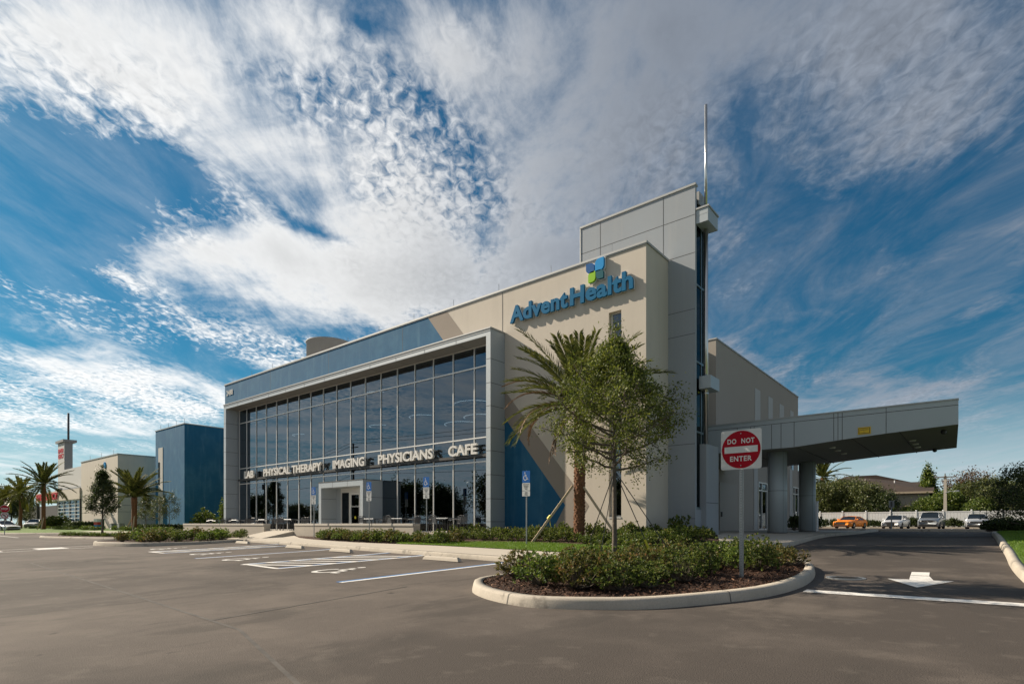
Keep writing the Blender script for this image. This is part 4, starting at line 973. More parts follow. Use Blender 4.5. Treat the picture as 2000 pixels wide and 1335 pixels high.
# mulch chips
rng = np.random.default_rng(3)
def scatter(poly, n, rng):
    xs = [p[0] for p in poly]; ys = [p[1] for p in poly]; out = []
    while len(out) < n:
        x, y = rng.uniform(min(xs), max(xs)), rng.uniform(min(ys), max(ys))
        if inside(poly, x, y): out.append((x, y))
    return np.array(out)
P_ = scatter(isl_in, 15000, rng); C_ = np.column_stack([P_[:, 0], P_[:, 1], np.array([islz(x, y) for x, y in P_])+rng.uniform(.002, .03, len(P_))])
d = rng.normal(size=(len(C_), 3)); d[:, 2] *= .35; d = unit(d); a = rng.normal(size=(len(C_), 3)); a[:, 2] *= .3; a = unit(np.cross(d, np.cross(a, d)))
l = rng.uniform(.015, .055, (len(C_), 1)); w = rng.uniform(.004, .012, (len(C_), 1)); a = unit(np.cross(d, unit(np.array([0, 0, 1.])+rng.normal(size=d.shape)*.4)))
tag(link_mesh('wood_mulch', np_mesh('wood_mulch', np.stack([C_-d*l-a*w, C_-d*l*.8+a*w, C_+d*l+a*w*.6, C_+d*l*.9-a*w], 1), 4, CHIP)), kind='stuff', label='dark red-brown wood mulch chips covering the near kerbed island', cat='mulch')
# live oak sapling in the near island
def at(px, py, surf, Ymin=2, Ymax=200):
    rx, ry = ray(px)
    Y = Ymin
    while Y < Ymax:
        if (HZN-py)/CAM_F/ry*Y < surf(Y): break
        Y += .02
    return rx/ry*Y, Y, surf(Y)
ox, oy = -5.90, 10.65; s_ = 14.0/CAM_F
Z_ = -SN*ox+CS*oy
tm = make_tree(7, 5.6, 2.15, lambda t: 1.34*(1.0 if t < .3 else max(.0, 1-((t-.3)/.64)**1.15))*(.85 if t < .06 else 1)+.16, nb=46, tw=12, lpc=26, ls=.06, rc=.24, tr=.055, rise=.42, leaf=G1, bark=mat('grey_bark', (.13, .105, .08), .95, noise=[(10, .6, (.21, .18, .15)), (40, .5, (.10, .085, .07))], bump=(30, .8, .02)))
oak = place_tree(tm, (ox, oy, lot(oy)+.12), 1.1, 1.0, 'slender young oak with an airy green crown in the near kerbed island', 'tree', name='oak_tree')
# date palm behind it
pm = make_palm(21, 5.35, .205, 56, 3.6, FR, dry=[(3.3, .1, 1.9, 2.9), (3.75, .5, 1.5, 3.3), (4.0, .15, 1.5, 3.2), (3.5, .75, 1.3, 3.4), (2.9, .35, 1.9, 3.0), (4.3, -.5, 1.1, 2.6), (5.2, -.6, .9, 2.3), (.2, .1, 1.7, 2.7), (3.5, -.8, .7, 2.5), (1.5, -.3, 1.2, 2.4)], ll=.56, lowel=-.1, wl=.03)
pX, pY = X_at(1131, 19.3), 19.3
place_palm(pm, (pX, pY, site(pY)-.1), .3, 1.0, 'tall date palm with brown scaly trunk and drooping dry fronds before the beige wall')
# stakes and straps
def stake(name, p0, p1, r, m, label, cat='stake', group=None, tape=None):
    a = Vector(p0); o = empty(name, a, label=label, cat=cat, group=group); b = Vector(p1)-a; mb_ = MB()
    d = b.normalized(); s = d.orthogonal().normalized(); t_ = d.cross(s)
    if r > .02:
        vs = [q+s*i*r+t_*j*r for q in (Vector((0, 0, -.1)), b) for i, j in ((-1, -1), (1, -1), (1, 1), (-1, 1))]
        mb_.add(vs, [(0, 1, 5, 4), (1, 2, 6, 5), (2, 3, 7, 6), (3, 0, 4, 7), (0, 3, 2, 1), (4, 5, 6, 7)])
    else: mb_.tube((0, 0, 0), b, r, n=5)
    mb_.build('pole' if r > .02 else 'strap_webbing', m, o)
    if tape:
        c = b*tape; q = MB(); q.tube(c-d*.09, c+d*.09, r+.018, r+.012, 6); q.add([c+s*r, c+s*.06-Vector((0, 0, .32)), c+s*.1-Vector((0, 0, .30)), c+t_*.04], [(0, 1, 2, 3)]); q.build('tape', YELL, o)
    return o
tz_ = site(pY)-.1
stake('timber_brace', (pX-1.35, pY-1.5, site(pY-1.5)-.02), (pX-.2, pY-.15, tz_+2.2), .045, WOOD, 'pale timber brace leaning on the palm trunk from its lawn side', group='timber braces on the date palm', tape=.45)
stake('timber_brace', (pX+1.75, pY+.2, site(pY)-.02), (pX+.2, pY, tz_+2.15), .04, WOOD, 'weathered timber brace leaning on the palm trunk from the right', group='timber braces on the date palm')
for i, (dx, dy, tp) in enumerate(((-1.25, .6, .12), (1.25, .75, .18), (.15, -1.0, None), (.9, .3, .3))):
    bx, by = ox+dx, oy+dy; stake('tree_strap', (bx, by, lot(by)+.1), (ox, oy, lot(oy)+2.3), .010 if i != 2 else .008, BLACK, 'thin black guy strap running from the oak trunk to the island mulch', 'strap', 'guy straps of the young oak', tp)
# hedge row beyond the pavement
SH2 = [make_shrub(200+i, .42, .55, 120, (G2, G2C, G2, G2B)[i], .07, .022, 6) for i in range(4)]
for i in range(23):
    x = -27.6+i*.47+rnd.uniform(-.06, .06); y = float(np.interp(x, [-28, -22.5, -17], [17.1, 16.35, 16.25]))+.25
    for q in (0, .62):
        s = rnd.uniform(.85, 1.15); place_shrub(SH2[(i+int(q*3)) % 4], (x+q*.3, y+q, site(y)-.04), rnd.uniform(0, 6), (s, s*rnd.uniform(.85, 1.1)), 'low rounded green shrub in the row between the pavement and the seat wall', 'shrubs along the seat wall')
# beds before the beige wall
SH3 = [make_shrub(300+i, .45, .5, 90, G2, .08, .026, 6) for i in range(3)]; SH4 = [make_shrub(340+i, .5, .3, 110, G4, .07, .018, 6, .9) for i in range(3)]
for i in range(20):
    for j in range(3):
        x = -19.3+i*.62+rnd.uniform(-.12, .12); y = 18.5+j*.85+rnd.uniform(-.15, .15)
        if math.hypot(x-pX, y-pY) < .45: continue
        s = rnd.uniform(.8, 1.15)*(1 if j else .8)
        place_shrub(SH3[(i+j) % 3], (x, y, site(y)-.04), rnd.uniform(0, 6), (s, s*rnd.uniform(.8, 1.25)), 'bushy green shrub in the bed between lawn and building wall', 'shrubs in the bed before the wall')
for i in range(46):
    x, y = rnd.uniform(-11.6, -7.4), rnd.uniform(17.6, 23.0)
    if x > np.interp(y, [17, 19.3, 21.8, 23.2], [-7.6, -7.3, -8.0, -8.6]): continue
    place_shrub(SH4[i % 3], (x, min(y, 20.9 if x < XR+.5 else 23.0), site(y)-.04), rnd.uniform(0, 6), rnd.uniform(.8, 1.1), 'sprawling pale green ground cover plant in the bed right of the palm', 'ground cover right of the palm', 'ground_cover_plant', 'plant')
for (x, y, s) in ((-10.6, 20.4, 1.5), (-9.4, 22.4, 1.75), (-12.2, 20.6, 1.35), (-14.0, 20.6, 1.3)):
    place_shrub(SH3[int(s*10) % 3], (x, y, site(y)-.05), s, (s*.8, s), 'taller dark shrub standing close against the building wall', 'taller shrubs against the wall')
# left island shrubs
for i in range(80):
    x, y = rnd.uniform(-43, -33.2), rnd.uniform(10.6, 16.6)
    if not inside(offset(outer, .6, False)+[(-33.5, 60)], x, y): continue
    if any((o['cx']-x)**2+(o['cy']-y)**2 < .55 for o in scene.objects if 'cx' in o): continue
    s = rnd.uniform(1.0, 1.45); o = place_shrub(SH2[i % 4], (x, y, site(y)-.05), rnd.uniform(0, 6), (s, s*.95), 'dark green shrub in the long planted nose left of the parking bays', 'shrubs left of the parking bays'); o['cx'] = x; o['cy'] = y
for o in scene.objects:
    if 'cx' in o: del o['cx']; del o['cy']
# grass
def grass(name, poly, n, h, zf, label, seed):
    rng = np.random.default_rng(seed); P2_ = scatter(poly, n, rng); z = np.array([zf(x, y) for x, y in P2_]); C = np.column_stack([P2_, z])
    an = rng.uniform(0, 6.28, n); hd = np.column_stack([np.cos(an), np.sin(an), np.zeros(n)]); w = hd*h*.09; tip_ = C+rng.normal(size=(n, 3))*np.array([.4, .4, .15])*h+np.array([0, 0, h])
    tag(link_mesh(name, np_mesh(name, np.stack([C-w, C+w, tip_], 1), 3, GRS)), kind='stuff', label=label, cat='grass')
grass('grass', lawn_poly, 42000, .06, lambda x, y: site(y)+.005, 'bright green mown grass strip in front of the palm', 5)
grass('grass', [(.82, 15.5), (4.5, 15.5), (7, 40), (1.6, 39.5), (.85, 37)], 46000, .07, lambda x, y: lot(y)+.14+.012*min(6, max(0, x-1)), 'bright green grass verge along the right-hand kerb', 6)

# --- trees of the left background
hol = make_tree(31, 5.9, 1.55, lambda t: 1.15*(1-t)**.75+.1, nb=44, tw=9, lpc=15, ls=.12, rc=.28, tr=.07, rise=.5, leaf=G3)
hx, hy = X_at(200, 14.2), 14.2; place_tree(hol, (hx, hy, lot(hy)+.1), 0, 1, 'small cone-shaped dark evergreen on a bare trunk in the far left island', name='holly_tree')
for dx, dy in ((-.8, .3), (.8, -.3)): stake('tree_strap', (hx+dx, hy+dy, lot(hy)+.1), (hx, hy, lot(hy)+1.7), .02, BLACK, 'guy line staying the small cone-shaped evergreen', 'strap', 'guy lines of the cone-shaped evergreen')
pl = make_palm(41, 2.6, .19, 44, 2.7, FR, ll=.5, lowel=.15, boots=False, wl=.04)
pY2 = 20.5; place_palm(pl, (X_at(262, pY2), pY2, -.7), 0, 1.3, 'stout date palm with upright fronds before the beige emergency building')
pl2 = make_palm(43, 4.6, .18, 34, 2.9, FY, ll=.55, lowel=-.75, boots=False, wl=.045)
pl3 = make_palm(44, 4.6, .18, 34, 2.9, FR, ll=.55, lowel=-.6, boots=False, wl=.045)
place_palm(pl3, (X_at(85, 19), 19, -.75), 0, 1.3, 'green feathery palm with slim trunk before the red lettering, right of its pair')
place_palm(pl2, (X_at(40, 19.5), 19.5, -.75), 1, 1.15, 'yellowish feathery palm left of the greener one, beside the stop sign')
place_palm(pl2, (X_at(10, 21), 21, -.75), 2, 1.1, 'yellowish palm at the left edge of the picture behind the stop sign')
for (px, Y) in ((38, 19.5), (85, 19), (262, 20.5)):
    x = X_at(px, Y)
    for sx in (-1, 1): stake('timber_brace', (x+sx*1.1, Y-.5, -.78), (x+sx*.15, Y, .9), .05, WOOD, 'timber brace leaning against one of the distant left palms', group='braces of the left palms')
sp1 = make_tree(51, 4.2, 1.0, lambda t: 1.15*(1-t*.8), nb=24, tw=6, lpc=9, ls=.13, rc=.3, tr=.04, rise=.7, leaf=G5)
sp2 = make_tree(52, 3.9, 1.0, lambda t: 1.3*(1-t*.6), nb=24, tw=7, lpc=5, ls=.11, rc=.3, tr=.035, rise=.8, leaf=G5)
bigt = make_tree(53, 9, 2.2, lambda t: 3.9*math.sqrt(max(.05, 1-(t*1.1-.25)**2)), nb=46, tw=9, lpc=12, ls=.42, rc=1.2, tr=.22, rise=.4, leaf=G3)
bigt2 = make_tree(54, 8, 1.6, lambda t: 3.6*math.sqrt(max(.05, 1-(t*1.15-.3)**2)), nb=46, tw=9, lpc=12, ls=.36, rc=1.1, tr=.2, rise=.4, leaf=G5)
bigt3 = make_tree(55, 6.5, .8, lambda t: 3.1*math.sqrt(max(.05, 1-(t*1.1-.2)**2)), nb=40, tw=9, lpc=12, ls=.36, rc=1.1, tr=.15, rise=.4, leaf=G4)
rust = make_tree(56, 9, 2.6, lambda t: 2.9*math.sqrt(max(.05, 1-(t*1.1-.25)**2)), nb=34, tw=7, lpc=5, ls=.34, rc=1.2, tr=.16, rise=.5, leaf=GR)
coni = make_tree(57, 9, 1.0, lambda t: 1.9*(1-t)**.9+.1, nb=48, tw=8, lpc=9, ls=.36, rc=.6, tr=.15, rise=.25, leaf=G4)
place_tree(sp1, (X_at(285, 22.5), 22.5, -.75), 1, 1.0, 'small sparse brownish-green tree right of the stout date palm')
place_tree(sp2, (X_at(331, 22.5), 22.5, -.75), 2, 1.05, 'thin airy grey-green sapling before the light blue wall')
place_tree(sp2, (X_at(312, 20.5), 20.5, -.75), 3, .9, 'thin staked sapling before the left edge of the blue wall')
for (px, Y, t_, s, lab) in ((22, 34, bigt, 1.2, 'dark leafy tree rising behind the yellowish palms'), (-25, 30, bigt2, 1.1, 'olive tree beyond the left edge of the picture'), (50, 44, bigt2, .9, 'distant olive tree seen under the emergency canopy'), (60, 27.5, sp1, 1.3, 'small shaded tree in front of the emergency canopy')):
    place_tree(t_, (X_at(px, Y), Y, -.7), px, s, lab)
# round shrubs and hedges at the left
RS = make_shrub(400, 1.25, 2.1, 520, G4, .16, .05, 7); HG = make_shrub(401, 1.0, 1.0, 300, G3, .16, .05, 6); LG = make_shrub(402, .8, .5, 130, G4, .14, .04, 5)
place_shrub(RS, (X_at(403, 24.5), 24.5, -.55), 0, (1.08, 1.0), 'large round bright green bush in front of the dark blue wall', None)
place_shrub(RS, (X_at(112, 22.3), 22.3, -.7), 1, (1.5, 1.05), 'broad dark green bush below the louvred emergency windows', None)
place_shrub(RS, (X_at(100, 21.9), 21.9, -.7), 2, (1.1, .8), 'bright green bush left of the broad bush by the emergency windows', None)
CV = make_shrub(403, .5, 3.0, 260, G4, .14, .05, 6); place_shrub(CV, (X_at(436.5, 24), 24, -.5), 0, 1, 'narrow upright green shrub beside the left end of the glazed front', None)
for i in range(9):
    px = 136+i*6.3; place_shrub(HG, (X_at(px, 22.2), 22.2, -.75), i, (1.0, 1.0), 'clipped dark shrub of the hedge below the emergency building wall', 'hedge by the emergency building')
for i in range(8):
    px = 270+i*13; place_shrub(HG, (X_at(px, 23.5+i*.1), 23.5+i*.1, -.75), i, (.9, .7), 'low dark shrub at the foot of the blue block', 'shrubs by the blue block')
for i in range(34):
    px = rnd.uniform(60, 330); Y = rnd.uniform(19.4, 21.4); place_shrub(LG, (X_at(px, Y), Y, lot(Y)+.1), i, rnd.uniform(.6, 1.1), 'low pale green ground cover plant beyond the far left pavement', 'ground cover beyond the far left pavement', 'ground_cover_plant', 'plant')
for i in range(10):
    x = -59+i*1.35; place_shrub(LG, (x, 13.1+i*.14, lot(13)+.08), i, (.6, .7), 'small dull green plant in the far left kerbed island', 'plants in the far left kerbed island', 'ground_cover_plant', 'plant')
# --- right background
RT = [(1655, 86, bigt2, 1.0, 'broad olive live oak behind the white fence, above the orange car'), (1690, 84, bigt2, .86, 'dark spreading oak behind the fence left of the brown roof'), (1612, 84, bigt2, .92, 'olive tree behind the fence beside the canopy column'),
      (1813, 100, coni, 1.3, 'pointed bright green conifer beside the brown roof'), (1868, 104, rust, 1.15, 'russet thin-crowned tree behind the concrete pole'), (1905, 103, rust, 1.3, 'russet tree with flat-topped crown, right of the pole'),
      (1815, 87, bigt3, .72, 'bright leafy tree behind the fence above the large silver car'), (1850, 90, bigt3, 1.0, 'bright bushy tree behind the fence just right of the concrete pole'), (1895, 93, bigt2, 1.02, 'olive tree behind the fence above the silver hatchback'), (1940, 92, bigt2, 1.1, 'tall olive tree behind the fence near the right edge'),
      (1985, 90, bigt3, 1.15, 'large bright tree behind the fence at the right edge'), (2040, 88, bigt2, 1.2, 'olive tree beyond the right edge of the picture'), (1776, 83, bigt3, .5, 'small bright tree below the brown roof eave'), (1920, 84, bigt3, .75, 'low yellow-green tree behind the fence right of the hatchback'), (1570, 90, bigt, .8, 'dark oak seen between the canopy columns'), (1722, 83, bigt, .62, 'low dark oak before the brown roof, left of the cream wall'), (1960, 85, bigt2, .9, 'olive tree close behind the fence, second from the right edge')]
for (px, Y, t_, s, lab) in RT: place_tree(t_, (X_at(px, Y), Y, -.45), px, s*(.80 if px < 1850 else .70), lab)
place_palm(make_palm(61, 6.2, .22, 30, 3.4, FR, dry=[(3, -.3, 1.2, 3), (4, -.5, 1, 3)], ll=.6, lowel=-.7, boots=False, wl=.06), (X_at(1606, 93), 93, -.45), 0, 1.15, 'distant palm with browning fronds beside the right canopy column')
DS = make_tree(62, 3.0, .25, lambda t: 1.45*math.sqrt(max(.08, 1-(t*1.2-.35)**2)), nb=40, tw=8, lpc=12, ls=.10, rc=.3, tr=.04, rise=.4, leaf=G3)
place_tree(DS, (X_at(2005, 33), 33, -.4), 0, 1, 'dark glossy bush at the right edge of the picture on the grass verge', 'bush', name='bush')
for i in range(9):
    px = 1932+i*9; Y = 38.5; place_shrub(HG, (X_at(px, Y), Y, -.42), i, (.5, .62), 'low dark shrub of the hedge at the end of the right-hand verge', 'hedge on the right-hand verge')
for i, px in enumerate((1612, 1628, 1643, 1696, 1707, 1717, 1773, 1780, 1790, 1852, 1862, 1873, 1942, 1955, 1970)):
    Y = 76.9; place_shrub(HG, (X_at(px, Y), Y, -.4), i, (.55, rnd.uniform(.7, 1.2)), 'small shrub planted along the foot of the white fence', 'shrubs along the white fence')
for i in range(5):
    Y = 41+i*1.2; place_shrub(HG, (-9.3+i*.1, Y, -.45), i, (.55, 1.0), 'dark shrub beyond the second canopy column', 'shrubs beyond the canopy columns')
# trees, pole and wires across the street, seen mirrored in the glass front
for i, x in enumerate((-152, -140, -131, -124, -114, -106, -98, -90, -83, -75, -66, -58, -50, -44, -38, -30, -22, -12, 0, 14, 28)):
    place_tree((bigt, bigt2)[i % 2], (x, -32-(i*7) % 17, -1.5), i, (1.05, .85, 1.2, .8)[i % 4], 'tree of the row across the street, mirrored dark in the glazed front', 'tree', 'trees across the street')
# ------------------------------------------------------------------ seat walls, wheel stops
def part(mb_, name, m, root): return mb_.build(name, m, root)
def seat_wall(x0, x1, y0, label, notches):
    r = empty('seat_wall', (x0, y0, -.9), label=label, cat='low wall', group=None)
    m = MB(); m.rbox(0, x1-x0, .03, .45, 0, .78, .01); part(m, 'wall', CONC, r)
    m = MB(); xs_ = [0]+notches+[x1-x0]
    for a, b in zip(xs_[:-1], xs_[1:]): m.rbox(a+.012, b-.012, 0, .48, .784, .905, .015)
    part(m, 'cap', mat('cap_concrete', (.50, .46, .40), .8, noise=[(2, .3, (.42, .38, .33))]), r)
seat_wall(-47.9, -35.2, 18.0, 'long low concrete seat wall left of the patio path', [3.2, 6.4, 9.6])
seat_wall(-31.9, -21.05, 18.2, 'long low concrete seat wall right of the patio path', [3.6, 7.6])
WS = [(-12.75, 12.72, 1.8), (-16.95, 13.2, 1.8), (-19.3, 13.55, 1.7), (-23.5, 14.0, 1.7), (-30.2, 14.85, 1.8)]
for i, (x, y, w) in enumerate(WS):
    if i == 1: x = -16.0
    if i == 1: continue
    r = empty('wheel_stop', (x, y-.55, lot(y)), R(-6.5), label='pale concrete wheel stop lying at the head of an accessible parking bay', cat='wheel stop', group='concrete wheel stops')
    m = MB(); m.add([(-w/2, -.08, 0), (w/2, -.08, 0), (w/2, .08, 0), (-w/2, .08, 0), (-w/2+.05, -.06, .08), (w/2-.05, -.06, .08), (w/2-.05, .06, .08), (-w/2+.05, .06, .08), (-w/2+.1, -.035, .12), (w/2-.1, -.035, .12), (w/2-.1, .035, .12), (-w/2+.1, .035, .12)],
        [(0, 1, 5, 4), (1, 2, 6, 5), (2, 3, 7, 6), (3, 0, 4, 7), (4, 5, 9, 8), (5, 6, 10, 9), (6, 7, 11, 10), (7, 4, 8, 11), (8, 9, 10, 11)])
    part(m, 'bar', CONC, r); m = MB()
    for sx in (-.6, .6): m.tube((sx*w/1.8, 0, .10), (sx*w/1.8, 0, .135), .022, n=8)
    part(m, 'pins', GALV, r)

# ------------------------------------------------------------------ signs
SWHITE = mat('sign_white', (.70, .71, .70), .35, noise=[(3, .25, (.58, .60, .60), .45, .6, (1, 1, 4))])
SBLUE = mat('sign_blue', (.012, .13, .45), .4)
def rrect(w, h, r, n=5):
    out = []
    for sx, sz, a0 in ((1, 1, 0), (-1, 1, 90), (-1, -1, 180), (1, -1, 270)):
        for k in range(n+1): a = R(a0+90*k/n); out.append((sx*(w/2-r)+r*math.cos(a), sz*(h/2-r)+r*math.sin(a)))
    return out
def upost(h, w=.03, holes=True):
    m = MB(); s = w
    m.prism([(-s, 0), (s, 0), (s, -.004), (s*.55, -.004), (s*.42, -.03), (-s*.42, -.03), (-s*.55, -.004), (-s, -.004)], -.3, h, 'z')
    m.v = [(p[0], p[1]+.02, p[2]) for p in m.v]; return m
def punched(h, pitch=.0508):
    m = MB()
    for k in range(int(h/pitch)): m.tube((0, -.0115, .05+k*pitch), (0, -.0085, .05+k*pitch), .0075, n=6)
    return m
for i, (px, y, top) in enumerate(((1028, 17.2, 2.04), (833, 17.4, 2.12), (721, 17.8, 2.14), (613, 17.9, 2.10))):
    x = X_at(px, y); z = site(y)-.03; H = top-z
    lab = ['accessible parking sign on the lawn strip before the blue wall, nearest of four', 'accessible parking sign before the glazed front, second from the right', 'accessible parking sign standing just right of the entrance vestibule door', 'accessible parking sign left of the entrance vestibule, farthest of four'][i]
    r = empty('parking_sign', (x, y, z), R(9), label=lab, cat='sign', group='accessible parking signs')
    m = upost(H); part(m, 'post', GALV, r)
    c = H-.24
    m = MB(); m.prism([(a, b+c) for a, b in rrect(.34, .46, .03)], -.022, -.016); sp_ = part(m, 'blue_panel', SBLUE, r)
    m = MB(); wheelchair(m, lambda u, v: ((u-.55)*.27, -.0245, c+(v-.5)*.33+.02)); part(m, 'wheelchair_symbol', WHITE, sp_)
    m = MB(); m.prism([(a, b+c-.385) for a, b in rrect(.34, .29, .02)], -.022, -.016); wp = part(m, 'white_panel', SWHITE, r)
    t = MB()
    for k, s in enumerate(('PARKING BY', 'DISABLED', 'PERMIT', 'ONLY')):
        q = fit_text(s, -.018*len(s)*.75, .018*len(s)*.75, c-.31-k*.06, c-.275-k*.06, -.025, .002, .005); t.add(q.v, q.f)
    part(t, 'text', BLACK, wp)
    m = MB(); m.prism([(a, b+c-.645) for a, b in rrect(.34, .2, .02)], -.022, -.016); fp_ = part(m, 'fine_panel', SWHITE, r)
    q = fit_text('$250', -.06, .06, c-.64, c-.585, -.025, .002, .006); q2 = fit_text('FINE', -.06, .06, c-.71, c-.66, -.025, .002, .006); q.add(q2.v, q2.f); part(q, 'text', BLACK, fp_)
# do not enter
dxn, dyn = -3.52, 11.35; dz0 = lot(dyn)+.13; Zf = -SN*dxn+CS*dyn
r = empty('do_not_enter_sign', (dxn, dyn, dz0), 0, label='red and white DO NOT ENTER sign on a galvanised post in the near island', cat='sign')
topz = (HZN-839)/CAM_F*Zf-dz0; S_ = .765; cz = topz-S_/2
part(upost(topz-.1, .042), 'post', GALV, r); part(punched(topz-.75), 'post_hole', BLACK, r)
m = MB(); m.prism([(a, b+cz) for a, b in rrect(S_, S_, .04, 6)], -.022, -.017); pn = part(m, 'sign_panel', SWHITE, r)
m = MB(); m.prism([(.365*math.cos(t), cz+.365*math.sin(t)) for t in [2*math.pi*k/48 for k in range(48)]], -.0245, -.0225); part(m, 'red_disc', REDS, pn)
m = MB(); m.box(-.312, .312, -.0272, -.025, cz-.062, cz+.062); part(m, 'white_bar', SWHITE, pn)
t = fit_text('DO', -.255, -.085, cz+.115, cz+.215, -.0275, .002, .028, 1.12); q = fit_text('NOT', .01, .255, cz+.115, cz+.215, -.0275, .002, .028, 1.12); t.add(q.v, q.f)
q = fit_text('ENTER', -.205, .205, cz-.225, cz-.125, -.0275, .002, .028, 1.12); t.add(q.v, q.f); part(t, 'text', WHITE, pn)
m = MB()
for z in (cz+.31, cz-.31): m.tube((0, -.031, z), (0, -.024, z), .011, n=8)
part(m, 'bolt', GALV, pn)
# stop sign with no-left-turn plate
sx_, sy_ = X_at(9, 12.2), 12.2; sz = lot(sy_)+.1; yaw_ = math.atan2(sy_, sx_)-math.pi/2
r = empty('stop_sign', (sx_, sy_, sz), yaw_, label='red octagonal STOP sign over a no left turn plate at the far left', cat='sign')
part(upost(3.0, .035), 'post', GALV, r); cz = (HZN-993)/CAM_F*58.6-sz
m = MB(); m.prism([(.41*math.cos(R(22.5+45*k)), cz+.41*math.sin(R(22.5+45*k))) for k in range(8)], -.022, -.016); op = part(m, 'octagon_border', SWHITE, r)
m = MB(); m.prism([(.385*math.cos(R(22.5+45*k)), cz+.385*math.sin(R(22.5+45*k))) for k in range(8)], -.0255, -.0225); part(m, 'red_octagon', REDS, op)
part(fit_text('STOP', -.27, .27, cz-.12, cz+.12, -.03, .003, .03), 'text', WHITE, op)
c2 = cz-.73
m = MB(); m.prism([(a, b+c2) for a, b in rrect(.6, .6, .04)], -.022, -.016); tp = part(m, 'turn_plate', SWHITE, r)
m = MB(); n = 28
ro, ri = .265, .21; vs = [(q*math.cos(2*math.pi*k/n), -.025, c2+q*math.sin(2*math.pi*k/n)) for q in (ro, ri) for k in range(n)]
m.add(vs, [(k, n+k, n+(k+1) % n, (k+1) % n) for k in range(n)]); d_ = .19
m.add([(-.17, -.026, c2+.13), (-.13, -.026, c2+.17), (.17, -.026, c2-.13), (.13, -.026, c2-.17)], [(0, 1, 2, 3)]); part(m, 'red_ring', REDS, tp)
m = MB(); m.add([(.02, -.0275, c2-.14), (.07, -.0275, c2-.14), (.07, -.0275, c2+.06), (.02, -.0275, c2+.11), (-.05, -.0275, c2+.11), (-.05, -.0275, c2+.06), (.02, -.0275, c2+.05), (-.05, -.0275, c2+.15), (-.15, -.0275, c2+.085), (-.05, -.0275, c2+.02)], [(0, 1, 2, 3, 6), (3, 4, 5, 6), (7, 8, 9)]); part(m, 'black_arrow', BLACK, tp)
# sign seen from the back in the far car park
r = empty('far_parking_sign', (X_at(1741, 47.5), 47.5, -.38), R(-14), label='grey back of a parking sign on a post before the white car', cat='sign')
part(upost(1.95, .04), 'post', GALV, r); m = MB(); m.prism([(a, b+1.75) for a, b in rrect(.34, .48, .03)], .02, .028); part(m, 'panel', GALV, r)
m = MB(); m.box(-.05, .05, -.012, -.004, 1.55, 1.95); part(m, 'bracket', mat('bracket_dark', (.1, .1, .1), .6), r)
# concrete light pole
px_ = X_at(1846, 79); r = empty('utility_pole', (px_, 79, -.45), label='pale concrete utility pole with crossarm and lamp behind the white fence', cat='utility pole')
m = MB(); m.add([(-.17, -.17, 0), (.17, -.17, 0), (.17, .17, 0), (-.17, .17, 0), (-.12, -.12, 5.75), (.12, -.12, 5.75), (.12, .12, 5.75), (-.12, .12, 5.75)], [(0, 1, 5, 4), (1, 2, 6, 5), (2, 3, 7, 6), (3, 0, 4, 7), (4, 5, 6, 7)]); part(m, 'pole', CONC, r)
m = MB(); m.box(-1.0, 1.0, -.2, -.13, 5.55, 5.66); m.tube((-.8, -.16, 5.66), (-.8, -.16, 5.85), .05, n=6); m.tube((.8, -.16, 5.66), (.8, -.16, 5.85), .05, n=6); m.tube((0, -.16, 5.66), (0, -.16, 6.0), .05, n=6); part(m, 'crossarm', BARK, r)
m = MB(); m.path([(0, -.15, 3.9), (.5, -.4, 4.0), (.95, -.5, 4.0)], .03, 6); m.rbox(.8, 1.25, -.62, -.4, 3.95, 4.08, .03); part(m, 'lamp_arm', GALV, r)
# across-the-street pole and wires, mirrored in the glass
for (x, y, H) in ((-72, -8.5, 13.5), (-112, -14, 12.5), (-38, -30, 12)):
    r = empty('utility_pole', (x, y, -1.45), label='dark utility pole across the street, mirrored in the upper glazing', cat='utility pole', group='utility poles across the street')
    m = MB(); m.smooth = True; m.tube((0, 0, 0), (0, 0, H), .2, .13, 10); part(m, 'pole', BARK, r)
    m = MB(); m.box(-1.2, 1.2, -.06, .06, H-.7, H-.58); m.box(-.9, .9, -.06, .06, H-1.7, H-1.6); m.tube((.4, .35, H-4.2), (.4, .35, H-3.2), .28, n=12); part(m, 'crossarm', BARK, r)
wr = empty('overhead_wires', (-72, -8.5, 11), label='thin overhead wires across the street, mirrored in the glazing', cat='wires')
for dz, n_ in ((1.5, 'wire'), (1.0, 'wire'), (-1.2, 'wire'), (-3.6, 'wire')):
    m = MB(); pts = []
    for a, b in (((-190, -14), (-112, -14)), ((-112, -14), (-72, -8.5)), ((-72, -8.5), (40, -8.5))):
        for k in range(9): t = k/8; pts.append((a[0]+(b[0]-a[0])*t+72, a[1]+(b[1]-a[1])*t+8.5, dz-(1.3*4*t*(1-t))))
    m.path(pts, .028, 4); part(m, n_, BLACK, wr)

# ------------------------------------------------------------------ fence, house
VIN = mat('white_vinyl', (.66, .66, .66), .5)
FY_ = 77.6; fx0, fx1 = X_at(1560, FY_), X_at(1990, FY_)+2.4
r = empty('vinyl_fence', (fx0, FY_, -.42), label='long white vinyl privacy fence behind the parked cars', cat='fence')
n = int((fx1-fx0)/2.4)
for k in range(n+1):
    m = MB(); m.box(k*2.4-.065, k*2.4+.065, -.065, .065, 0, 1.86); m.lathe(k*2.4, 0, [(.1, 1.86), (.1, 1.89), (.02, 1.95)], 4); part(m, 'post', VIN, r)
    if k < n:
        m = MB(); a, b = k*2.4+.066, k*2.4+2.334; m.box(a, b, -.035, .035, .06, .2); m.box(a, b, -.035, .035, 1.66, 1.78)
        q = 8
        for j in range(q): u = a+(b-a)*j/q; m.box(u+.006, u+(b-a)/q-.006, -.015, .015, .2, 1.66)
        part(m, 'panel', VIN, r)
